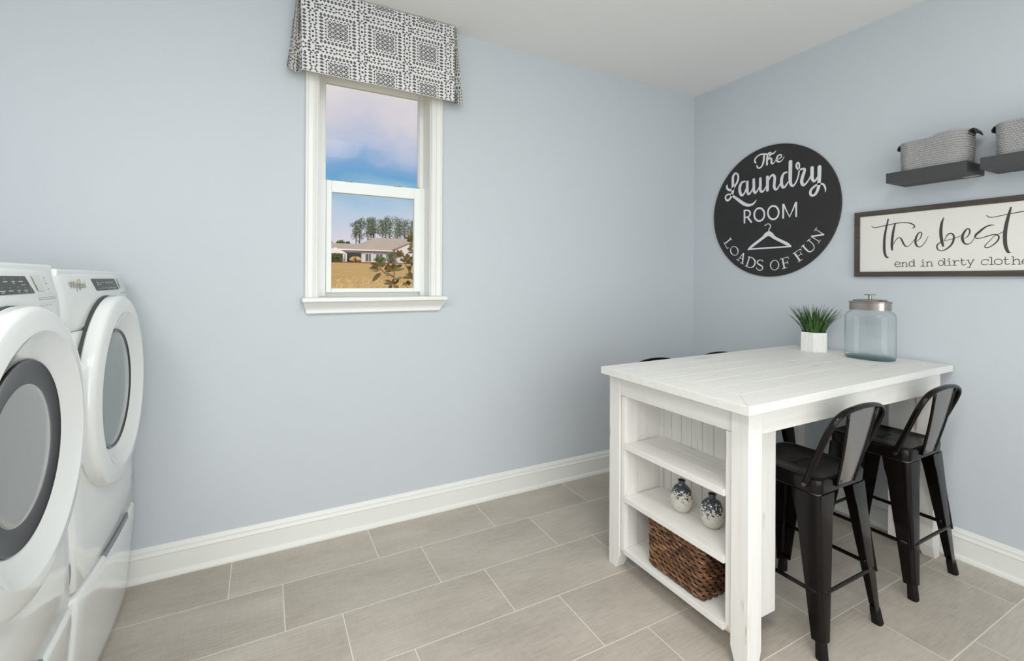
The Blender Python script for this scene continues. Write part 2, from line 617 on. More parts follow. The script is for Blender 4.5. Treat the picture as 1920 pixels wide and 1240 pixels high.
def stroke(mb, pts, place, thick, smooth=True, mi=0):
    """a flat pen stroke: pts (u, v, width); place(u, v, h) -> point in space; round ends when smooth"""
    if smooth:
        pts = spline(pts, 5)
    L, R = [], []
    n = len(pts)
    for i, (u, v, w) in enumerate(pts):
        a = pts[max(i - 1, 0)]; b = pts[min(i + 1, n - 1)]
        dx, dy = b[0] - a[0], b[1] - a[1]
        l = math.hypot(dx, dy) or 1e-9
        nx, ny = -dy / l, dx / l
        w = max(w, 0.0006) / 2
        L.append((u + nx * w, v + ny * w)); R.append((u - nx * w, v - ny * w))
    poly = [(l, r) for l, r in zip(L, R)]
    vs, fs = [], []
    for l, r in poly:
        vs += [place(l[0], l[1], thick), place(r[0], r[1], thick)]
    for i in range(n - 1):
        fs.append((2 * i, 2 * i + 1, 2 * i + 3, 2 * i + 2))
    mb.add(vs, fs, mi)
    if smooth:                                   # round caps
        for k, s in ((0, 1), (n - 1, n - 2)):
            u, v, w = pts[k]
            w = max(w, 0.0006) / 2
            ring = [place(u + w * math.cos(2 * math.pi * j / 14), v + w * math.sin(2 * math.pi * j / 14), thick * 0.96) for j in range(14)]
            mb.add(ring, [tuple(range(14))], mi)

def wpart(name, mb, mats, root, **kw):
    """part whose verts are given in room coordinates, child of an unrotated root"""
    L = root.location
    P = root.parent
    ox, oy, oz = L
    if P is not None:
        ox, oy, oz = ox + P.location[0], oy + P.location[1], oz + P.location[2]
    mb.v = [(x - ox, y - oy, z - oz) for x, y, z in mb.v]
    return build(name, mb, mats, root, **kw)


# ------------------------------------------------------------------ room shell
WY = 2.525      # window wall
WX = 2.917      # sign wall
LX = -1.36      # wall behind the machines
FY = -1.62      # wall behind the camera
CEIL = 2.722
OX0, OX1, OZ0, OZ1 = 0.232, 0.815, 1.195, 2.44   # window opening

m = MB(); m.box(LX - .14, WX + .14, FY - .14, WY + .16, -0.12, 0)
structure(build('floor', m, 'floor_tile'))
m = MB(); m.box(LX - .14, WX + .14, FY - .14, WY + .16, CEIL, CEIL + .12)
structure(build('ceiling', m, 'ceiling_paint'))
m = MB()
m.box(LX - .14, OX0, WY, WY + .16, 0, CEIL)
m.box(OX1, WX + .14, WY, WY + .16, 0, CEIL)
m.box(OX0, OX1, WY, WY + .16, 0, OZ0)
m.box(OX0, OX1, WY, WY + .16, OZ1, CEIL)
structure(build('wall_back', m, 'wall_paint'))
m = MB(); m.box(WX, WX + .14, FY - .14, WY, 0, CEIL)
structure(build('wall_right', m, 'wall_paint'))
m = MB(); m.box(LX - .14, LX, FY - .14, WY, 0, CEIL)
structure(build('wall_left', m, 'wall_paint'))
m = MB(); m.box(LX, WX, FY - .14, FY, 0, CEIL)
structure(build('wall_front', m, 'wall_paint'))

# baseboard profile: (out from wall, height)
BB = [(0, 0), (.0265, 0), (.0265, .008), (.024, .016), (.017, .022), (.016, .024), (.016, .098), (.0185, .1015), (.0185, .104), (.0155, .107),
      (.013, .112), (.0115, .118), (.0125, .1235), (.0115, .126), (.009, .1285), (.007, .133), (.0055, .139), (.003, .141), (0, .141)]


def baseboard(name, a, b, nx, ny):
    m = MB()
    m.loft([[(a[0] + nx * d, a[1] + ny * d, z) for d, z in BB], [(b[0] + nx * d, b[1] + ny * d, z) for d, z in BB]])
    return structure(build(name, m, 'trim_white'))


baseboard('baseboard_back', (LX, WY), (WX, WY), 0, -1)
baseboard('baseboard_right', (WX, FY), (WX, WY - .0266), -1, 0)
baseboard('baseboard_left', (LX, FY), (LX, WY - .0266), 1, 0)
baseboard('baseboard_front', (LX + .0266, FY), (WX - .0266, FY), 0, 1)

# ------------------------------------------------------------------ window
win = bpy.data.objects.new('window_1', None)
COL.objects.link(win)
win.location = ((OX0 + OX1) / 2, WY, OZ0)
structure(win)
# casing: fluted flat boards left and right and over the head
CAS = [(0, 0), (0, .018), (.004, .022), (.009, .022), (.012, .017), (.016, .0155), (.034, .0155), (.037, .019), (.042, .0215), (.047, .0195),
       (.051, .016), (.056, .0155), (.059, .012), (.0625, .010), (.0625, 0)]   # (across from outer edge, out from wall)
m = MB()
cz0, cz1 = 1.216, 2.50
m.loft([[(0.1705 + a, WY - d, cz0) for a, d in CAS], [(0.1705 + a, WY - d, cz1) for a, d in CAS]])
m.loft([[(0.879 - a, WY - d, cz0) for a, d in CAS], [(0.879 - a, WY - d, cz1) for a, d in CAS]])
m.box(0.233, 0.814, WY - .018, WY, OZ1 - .005, cz1)
wpart('casing', m, 'trim_white', win)
# stool (inner sill board) and apron
m = MB()
m.hexa([(0.155, 2.447, 1.194), (0.893, 2.447, 1.194), (0.893, WY - .0005, 1.194), (0.155, WY - .0005, 1.194)],
       [(0.155, 2.447, 1.2155), (0.893, 2.447, 1.2155), (0.893, WY - .0005, 1.2155), (0.155, WY - .0005, 1.2155)])
m.box(OX0 + .0005, OX1 - .0005, WY - .0005, 2.66, 1.1955, 1.2155)
wpart('stool_board', m, 'trim_white', win, bevel=.006, bseg=3)
AP = [(0.0, 1.194, .172, .889), (.036, 1.194, .163, .893), (.037, 1.188, .163, .893), (.035, 1.180, .166, .890), (.029, 1.168, .170, .884), (.023, 1.158, .174, .877),
      (.021, 1.150, .176, .871), (.023, 1.147, .176, .868), (.023, 1.138, .178, .863), (.018, 1.1345, .179, .862), (0, 1.1345, .181, .862)]
m = MB()
m.loft([[(x0, WY - d, z) for d, z, x0, x1 in AP], [(x1, WY - d, z) for d, z, x0, x1 in AP]])
wpart('apron', m, 'trim_white', win)
# jamb lining
m = MB()
m.box(OX0, OX0 + .004, WY - .0004, 2.665, 1.2155, OZ1)
m.box(OX1 - .004, OX1, WY - .0004, 2.665, 1.2155, OZ1)
m.box(OX0 + .004, OX1 - .004, WY - .0004, 2.665, OZ1 - .004, OZ1)
wpart('jamb', m, 'trim_white', win)
# vinyl frame
fx0, fx1, fz0, fz1 = OX0 + .0005, OX1 - .0005, 1.2158, OZ1 - .005
m = MB()
for (a, b_, c, d) in ((fx0, .277, fz0, fz1), (.789, fx1, fz0, fz1), (.277, .789, 2.372, fz1), (.277, .789, fz0, 1.236)):
    m.box(a, b_, 2.652, 2.70, c, d)
# inner bead around the fixed upper light
m.box(.277, .281, 2.662, 2.69, 1.845, 2.372); m.box(.785, .789, 2.662, 2.69, 1.845, 2.372)
m.box(.281, .785, 2.662, 2.69, 2.358, 2.372)
wpart('window_frame', m, 'vinyl_white', win, bevel=.0025)
# upper fixed light
m = MB(); m.box(.281, .785, 2.677, 2.681, 1.80, 2.358)
wpart('upper_pane', m, 'window_glass', win)
# lower sash
m = MB()
s0, s1, sz0, sz1 = .279, .787, 1.2365, 1.830
sash_track = MB()
for a, b_ in ((fx0, .2785), (.7875, fx1)):
    sash_track.box(a, b_, 2.624, 2.6515, 1.2160, 1.836)
wpart('sash_track', sash_track, 'vinyl_white', win, bevel=.002)
m.box(s0, .306, 2.618, 2.650, sz0, sz1)
m.box(.750, s1, 2.618, 2.650, sz0, sz1)
m.box(.306, .750, 2.618, 2.650, sz0, 1.2585)
m.box(.306, .750, 2.618, 2.650, 1.768, sz1)
sash = wpart('lower_sash', m, 'vinyl_white', win, bevel=.003)
m = MB(); m.box(.306, .750, 2.632, 2.636, 1.2585, 1.768)
wpart('lower_pane', m, 'window_glass', win)
for cx in (.392, .655):
    m = MB()
    m.box(cx - .022, cx + .018, 2.614, 2.634, 1.8302, 1.8318)
    m.box(cx + .006, cx + .020, 2.612, 2.620, 1.8318, 1.8345)
    wpart('tilt_latch', m, ['latch_dark'], win)

# ------------------------------------------------------------------ valance
VT, VB = 2.718, 2.300


# plan outline at the top and bottom, from the wall on the left round to the wall on the right
V_TOP = [(.128, WY - .0005), (.133, 2.452), (.140, 2.474), (.143, 2.448), (.923, 2.448), (.927, 2.476), (.938, 2.452), (.962, WY - .0005)]
V_BOT = [(.086, WY - .0005), (.100, 2.415), (.128, 2.462), (.150, 2.425), (.918, 2.422), (.934, 2.470), (.962, 2.415), (1.006, WY - .0005)]
V_BZ = [2.345, 2.293, 2.300, 2.305, 2.291, 2.295, 2.282, 2.338]


def vpoint(seg, s, t, off=0.0):
    """seg strip, s along 0-1, t down 0-1"""
    a, b = V_TOP[seg], V_TOP[seg + 1]
    c, d = V_BOT[seg], V_BOT[seg + 1]
    e = t ** 1.15
    top = (a[0] + (b[0] - a[0]) * s, a[1] + (b[1] - a[1]) * s)
    bot = (c[0] + (d[0] - c[0]) * s, c[1] + (d[1] - c[1]) * s)
    zb = V_BZ[seg] + (V_BZ[seg + 1] - V_BZ[seg]) * s
    x = top[0] + (bot[0] - top[0]) * e
    y = top[1] + (bot[1] - top[1]) * e
    if seg == 3:
        y += 0.004 * math.sin(s * 9.0) * t            # soft sway of the front panel
    z = VT + (zb - VT) * t
    dx = b[0] - a[0] + d[0] - c[0]
    dy = b[1] - a[1] + d[1] - c[1]
    l = math.hypot(dx, dy)
    return (x + dy / l * off, y - dx / l * off, z)


def valance_pattern():
    """one repeat of the printed motif: polygons in a 24 x 24 square, y downwards"""
    P = []

    def tri(cx, cy, w, h, dirn):
        w, h = w * 1.03, h * 1.12
        if dirn == 'u': P.append([(cx - w, cy + h), (cx + w, cy + h), (cx, cy - h)])
        if dirn == 'd': P.append([(cx - w, cy - h), (cx, cy + h), (cx + w, cy - h)])
        if dirn == 'l': P.append([(cx + h, cy - w), (cx - h, cy), (cx + h, cy + w)])
        if dirn == 'r': P.append([(cx - h, cy - w), (cx - h, cy + w), (cx + h, cy)])

    def rect(cx, cy, w, h):
        P.append([(cx - w, cy - h), (cx - w, cy + h), (cx + w, cy + h), (cx + w, cy - h)])
    # corner motif, centred on (0, 0)
    for sx in (-1, 1):
        for sy in (-1, 1):
            tri(sx * 2.25, sy * .85, .8, .62, 'l'); tri(sx * 1.75 + sx * -.35, sy * .85, .8, .5, 'r')
            P.append([(sx * 1.95 - .95, sy * 2.6), (sx * 1.95, sy * 2.6 + .7), (sx * 1.95 + .95, sy * 2.6), (sx * 1.95, sy * 2.6 - .7)])
    tri(0, -2.1, .7, .55, 'd'); tri(0, 2.1, .7, .55, 'u')
    # upright boxes with two dots on the column x = 0, lying boxes on the row y = 0
    for c in (7.4, 16.6):
        for k in range(4):
            y = c - 2.7 + 1.8 * k
            tri(-1.75, y, .75, .55, 'l'); tri(1.75, y, .75, .55, 'r')
        for sx in (-.95, .95):
            tri(sx, c - 4.05, .75, .5, 'u'); tri(sx, c + 4.05, .75, .5, 'd')
        for k in (-1.4, 1.4):
            rect(0, c + k, .5, .62)
        for k in range(4):
            x = c - 2.7 + 1.8 * k
            tri(x, -1.75, .75, .55, 'u'); tri(x, 1.75, .75, .55, 'd')
        for sy in (-.95, .95):
            tri(c - 4.05, sy, .75, .5, 'l'); tri(c + 4.05, sy, .75, .5, 'r')
        for k in (-1.4, 1.4):
            rect(c + k, 0, .62, .5)
    # bead rows and columns round the medallion
    for k in range(10):
        x = 3.9 + 16.2 * k / 9
        for y in (4.2, 19.8):
            tri(x, y - .62, .78, .5, 'u'); tri(x, y + .62, .78, .5, 'd')
    for k in range(7):
        y = 6.1 + 11.8 * k / 6
        for x in (4.0, 20.0):
            tri(x - .66, y, .8, .55, 'l'); tri(x + .66, y, .8, .55, 'r')
    for k in range(7):
        q = 6.9 + 10.2 * k / 6
        tri(q, 5.95, .72, .45, 'u'); tri(q, 18.05, .72, .45, 'd')
        tri(5.95, q, .72, .45, 'l'); tri(18.05, q, .72, .45, 'r')
    # medallion: white cross bars and a star in each quarter
    g0, g = 6.95, 5.05
    f = .74
    for i in range(2):
        for j in range(2):
            x0, y0 = g0 + i * g + (.0), g0 + j * g
            cx, cy = x0 + g / 2, y0 + g / 2
            rim = [(x0, y0), (cx, y0), (x0 + g, y0), (x0 + g, cy), (x0 + g, y0 + g), (cx, y0 + g), (x0, y0 + g), (x0, cy)]
            for k in range(8):
                a, b = rim[k], rim[(k + 1) % 8]
                # a small outer and a small inner triangle in each wedge
                q = [((a[0] + cx) / 2, (a[1] + cy) / 2), ((b[0] + cx) / 2, (b[1] + cy) / 2)]
                corner = a if k % 2 == 0 else b
                mid = b if k % 2 == 0 else a
                hc = ((corner[0] + cx) / 2, (corner[1] + cy) / 2)
                for T in ([corner, mid, hc], [mid, (cx, cy), hc]):
                    mx = sum(p[0] for p in T) / 3
                    my = sum(p[1] for p in T) / 3
                    T = [(mx + (p[0] - mx) * f, my + (p[1] - my) * f) for p in T]
                    ar = sum(T[n][0] * T[(n + 1) % 3][1] - T[(n + 1) % 3][0] * T[n][1] for n in range(3))
                    P.append(T if ar < 0 else T[::-1])
    return P


PATT = valance_pattern()
TW, TH = .229, .2085            # size of a repeat on the cloth
PX0, PZ0 = .310, 2.530          # centre of one medallion


def valance_strip(segs, smooth=False):
    m = MB()
    for seg in segs:
        ns, ntt = (40 if seg == 3 else 4), 10
        b = [[vpoint(seg, i / ns, j / ntt) for i in range(ns + 1)] for j in range(ntt + 1)]
        vs = [p for r in b for p in r]
        fs = [(j * (ns + 1) + i, (j + 1) * (ns + 1) + i, (j + 1) * (ns + 1) + i + 1, j * (ns + 1) + i + 1) for j in range(ntt) for i in range(ns)]
        m.add(vs, fs, 0)
        # printed motifs, straight on the cloth
        wid = (math.dist(V_TOP[seg], V_TOP[seg + 1]) + math.dist(V_BOT[seg], V_BOT[seg + 1])) / 2
        u0 = .1 + .093 * seg
        hgt = VT - 2.30
        for ti in range(-3, 8):
            for tj in range(-2, 4):
                ox = PX0 - TW / 2 + ti * TW
                oz = PZ0 + TH / 2 - tj * TH
                for poly in PATT:
                    q = []
                    inside = False
                    for (a, c) in poly:
                        u = ox + a / 24 * TW
                        z = oz - c / 24 * TH
                        s = (u - (.146 if seg == 3 else u0)) / (.774 if seg == 3 else wid)
                        t = (VT - z) / hgt
                        inside = inside or (0.002 < s < .998 and .003 < t < .995)
                        q.append(vpoint(seg, min(.998, max(.002, s)), min(.995, max(.003, t)), .0006))
                    if inside:
                        m.add(q, [tuple(range(len(q)))], 1)
    return m


val = thing('window_valance', 'black and white geometric print fabric valance hanging above the window', 'valance', (.53, WY, 2.5))
wpart('front_panel', valance_strip([3]), ['fabric_white', 'fabric_print'], val, recalc=False)
wpart('side_pleat', valance_strip([0, 1, 2]), ['fabric_white', 'fabric_print'], val, recalc=False)
wpart('side_pleat', valance_strip([4, 5, 6]), ['fabric_white', 'fabric_print'], val, recalc=False)
m = MB()
for seg in range(7):
    ns = 20 if seg == 3 else 4
    b = [[vpoint(seg, i / ns, j / 10 * .992, -.0025) for i in range(ns + 1)] for j in range(11)]
    m.add([p for r in b for p in r], [(j * (ns + 1) + i, (j + 1) * (ns + 1) + i, (j + 1) * (ns + 1) + i + 1, j * (ns + 1) + i + 1) for j in range(10) for i in range(ns)])
wpart('lining', m, 'lining_cream', val, recalc=False)
m = MB(); m.box(.15, .92, 2.482, WY - .0005, 2.698, 2.717)
wpart('mounting_board', m, 'trim_white', val)

# ------------------------------------------------------------------ washer and dryer (built at the origin, front towards +X)
MW, MD = .686, .80


def front_x(z):
    """how far the front stands out at height z (0 = reference plane)"""
    K = [(0.0, -.022), (.03, -.016), (.20, -.002), (.36, .010), (.385, .006), (.40, .004), (.55, .002), (.75, -.006), (1.0, -.012), (1.15, -.014), (1.25, -.022), (1.33, -.040)]
    for (z0, x0), (z1, x1) in zip(K, K[1:]):
        if z <= z1:
            return x0 + (x1 - x0) * (z - z0) / (z1 - z0)
    return K[-1][1]


def bow(y):
    return -.012 * (2 * y / MW) ** 2


def face_x(y, z):
    return front_x(z) + bow(y)


def section(z, inset=0.0, fx=0.0, depth=MD):
    h = MW / 2 - inset
    r = .022
    pts = []
    n = 12
    for i in range(n + 1):
        y = -(h - r) + 2 * (h - r) * i / n
        pts.append((front_x(z) + bow(y) - inset * .6 + fx, y, z))
    xf = front_x(z) + bow(h - r) - inset * .6 + fx
    for k in (1, 2, 3):
        a = math.pi / 2 * k / 3
        pts.append((xf - r + r * math.cos(a), h - r + r * math.sin(a), z))
    pts.append((-depth, h, z)); pts.append((-depth, -h, z))
    for k in (3, 2, 1):
        a = math.pi / 2 * k / 3
        pts.append((xf - r + r * math.cos(a), -(h - r) - r * math.sin(a), z))
    return pts


def machine_block(zs, edge=.006, depth=MD):
    """closed loft over heights zs with softened first and last edges"""
    m = MB()
    rings = [section(zs[0], edge, 0, depth)]
    rings.append(section(zs[0] + edge, 0, 0, depth))
    for z in zs[1:-1]:
        rings.append(section(z, 0, 0, depth))
    rings.append(section(zs[-1] - edge, 0, 0, depth))
    rings.append(section(zs[-1] - edge * .3, edge * .35, 0, depth))
    rings.append(section(zs[-1], edge, 0, depth))
    m.loft(rings)
    return m


def machine(name, label, loc, lens_r, glass, logo):
    t = thing(name, label, 'dryer' if logo else 'washing machine', loc)
    build('body', machine_block([.402, .55, .75, .95, 1.05, 1.150]), 'enamel_white', t, smooth=50)
    con = build('control_panel', machine_block([1.152, 1.20, 1.25, 1.29, 1.322 if logo else 1.331], .010), 'console_white', t, smooth=50)
    m = MB(); m.box(-MD + .01, -.05, -MW / 2 + .008, MW / 2 - .008, 1.30, 1.335 if logo else 1.345)
    build('top_lid', m, 'enamel_white', t, bevel=.006)
    m = MB(); m.box(-MD, -.05, -MW / 2 + .002, MW / 2 - .002, .012, .401)
    build('pedestal', m, 'enamel_white', t, bevel=.003)
    # pedestal drawer with a rolled lip and a grey finger slot
    dr = build('pedestal_drawer', machine_block([.010, .05, .10, .15, .20, .26, .30, .34, .372, .388], .009, .0495), 'enamel_white', t, smooth=60)
    m = MB()
    ys = [-.10 + .30 * i / 10 for i in range(11)] if logo else [-.19 + .30 * i / 10 for i in range(11)]
    m.loft([[(face_x(y, .385) + .0012 - dx, y, z) for dx, z in ((0, .376), (.001, .398), (.012, .398), (.012, .376))] for y in ys])
    build('finger_slot', m, 'slot_grey', dr)
    for sy in (-1, 1):
        m = MB(); m.lathe([(.0, .012), (.02, .012), (.02, 0), (0, 0)], 16, c=(-.08, sy * .28, 0))
        build('foot', m, 'rubber_black', t)
    # door: dark disc painting the shade in the gap behind it, white ring, glass and lens
    zc = .925
    X0 = -.012
    m = MB(); m.lathe([(.05, X0 - .016), (.3215, X0 - .016), (.3205, X0 - .0005), (.05, X0 - .0005)], 72, 'X', (0, 0, zc + .003))
    build('door_gap_shade', m, 'gap_shade_grey', t, smooth=40)
    prof = [(.300, X0 - .001), (.3195, X0 + .000), (.3230, X0 + .004), (.3232, X0 + .022), (.3225, X0 + .0275), (.3205, X0 + .0325), (.3175, X0 + .0365), (.3135, X0 + .0395), (.309, X0 + .0413), (.300, X0 + .0432), (.285, X0 + .0455),
            (.268, X0 + .0475), (.2665, X0 + .0470), (.2655, X0 + .0460), (.24, X0 + .0335), (.22, X0 + .0235), (.2055, X0 + .0165), (.203, X0 + .0145)]
    m = MB(); m.lathe(prof, 96, 'X', (0, 0, zc))
    ring = build('door_ring', m, 'enamel_white', t, smooth=24)
    m = MB()
    m.lathe([(.001, X0 + .0165), (.1, X0 + .0165), (lens_r, X0 + .0168), (.196, X0 + .0175), (.2025, X0 + .0205), (.2045, X0 + .0185)], 72, 'X', (0, 0, zc))
    dg = build('door_glass', m, glass, t, smooth=35)
    m = MB()
    m.lathe([(.001, X0 + .026), (lens_r * .5, X0 + .0248), (lens_r * .85, X0 + .0215), (lens_r * .97, X0 + .019), (lens_r, X0 + .017)], 64, 'X', (0, 0, zc))
    build('door_lens', m, 'door_lens' if not logo else 'door_glass_grey', dg, smooth=True)
    # oval plug low on the front corner
    m = MB()
    yy = MW / 2 - .012
    m.lathe([(.0005, .002), (.012, .0018), (.0135, 0)], 24, 'X', (front_x(.47) + bow(yy) - .0038, yy + .001, .478), 1.0, 2.4)
    build('oval_plug', m, 'slot_grey', t, smooth=True)
    # control panel: dark touch display, small light display, printed marks
    def patch(y0, y1, z0, z1, off, slant=0.0, ns=4):
        q = MB()
        for i in range(ns):
            a = y0 + (y1 - y0) * i / ns
            b = y0 + (y1 - y0) * (i + 1) / ns
            q.add([(face_x(a, z0) + off, a + slant, z0), (face_x(b, z0) + off, b + slant, z0), (face_x(b, z1) + off, b, z1), (face_x(a, z1) + off, a, z1)], [(0, 1, 2, 3)])
        return q

    def marks(lst, off):
        q = MB()
        for (y0, y1, z0, z1) in lst:
            q.add([(face_x(y0, z0) + off, y0, z0), (face_x(y1, z0) + off, y1, z0), (face_x(y1, z1) + off, y1, z1), (face_x(y0, z1) + off, y0, z1)], [(0, 1, 2, 3)])
        return q
    random.seed(5 if logo else 9)
    if logo:
        y0, y1, z0, z1, sl = -.105, .165, 1.2665, 1.3065, .030
    else:
        y0, y1, z0, z1, sl = -.185, .128, 1.2725, 1.3135, .030
    disp = build('touch_display', patch(y0, y1, z0, z1, .0016, sl, 10), 'display_grey', con)
    L = []
    zm = (z0 + z1) / 2
    L.append((y0 + .036, y1 - .012, zm - .0006, zm + .0006))
    for row in (0, 1):
        zc2 = z0 + (z1 - z0) * (.27 + .5 * row)
        sh = sl * (.73 - .5 * row)
        k = 7
        for i in range(k):
            yc = y0 + .055 + (y1 - y0 - .085) * i / (k - 1) + sh - .01
            w = random.uniform(.008, .013)
            L.append((yc - w, yc + w, zc2 - .004, zc2 - .0022))
            if random.random() < .6:
                L.append((yc - w * .6, yc + w * .6, zc2 - .0075, zc2 - .0060))
            L.append((yc - .0012, yc + .0012, zc2 + .003, zc2 + .0048))
    for ysep in (y0 + .030, y1 - .004):
        L.append((ysep + sl * .5, ysep + sl * .5 + .0012, z0 + .002, z1 - .002))
    build('display_lettering', marks(L, .0024), 'display_print', con)
    yb = y1 + .062
    build('time_display', patch(yb - .025, yb + .025, z0 + .004, z1 + .002, .0016, .02, 3), 'button_grey', con)
    L = []
    for k in range(3):
        zz = z1 - .004 - .0145 * k
        yc = yb + .062 + .006 * k
        L += [(yc - .005, yc + .005, zz - .0016, zz + .0016), (yc - .014, yc + .012, zz - .0078, zz - .0072)]
    zz = z0 - .014
    L.append((y1 + .045, y1 + .175, zz + .0085, zz + .0090)); L.append((y1 + .045, y1 + .175, zz - .0135, zz - .0130))
    for k in range(6):
        yc = y1 + .055 + .021 * k
        L += [(yc - .006, yc + .006, zz, zz + .0022), (yc - .007, yc + .007, zz - .0048, zz - .0026)]
    for k in range(3):
        yc = y1 + .06 + .03 * k
        L.append((yc - .008, yc + .008, zz - .0200, zz - .0182))
    L = [q for q in L if q[1] < MW / 2 - .012]
    build('panel_lettering', marks(L, .0012), 'panel_print', con)
    if logo:
        # chrome lettering with a gold ring through it
        cu = bpy.data.curves.new('lettering', 'FONT')
        cu.body = 'Whirlpool'
        cu.size = .030
        cu.space_character = .88
        tmp = bpy.data.objects.new('lettering_source', cu)
        COL.objects.link(tmp)
        dg_ = bpy.context.evaluated_depsgraph_get()
        me = bpy.data.meshes.new_from_object(tmp.evaluated_get(dg_))
        vs = [v.co.copy() for v in me.vertices]
        fs = [list(p.vertices) for p in me.polygons]
        bpy.data.objects.remove(tmp)
        bpy.data.curves.remove(cu)
        bpy.data.meshes.remove(me)
        wd = max(v.x for v in vs)
        q = MB()
        s = .118 / wd
        q.add([(face_x(-.285 + v.x * s, 1.278 + v.y) + .002, -.285 + v.x * s, 1.278 + v.y * 1.0) for v in vs], fs, 0)
        ringp = [(face_x(-.232, 1.285) + .003, -.226 + .015 * math.cos(a), 1.285 + .020 * math.sin(a)) for a in [math.radians(-150 + 290 * i / 24) for i in range(25)]]
        q.tube(ringp, .0011, 6, 1)
        build('brand_lettering', q, ['badge_metal', 'badge_gold'], con, recalc=False)
    return t


machine('clothes_dryer', 'white front-load dryer on pedestal, next to the window wall, its round glass door pale grey', (-.472, 2.100, 0), .193, 'door_glass_dark', True)
machine('washing_machine', 'white front-load washer at the left edge, its round door ringed by dark glass', (-.472, 1.398, 0), .150, 'door_glass_dark', False)

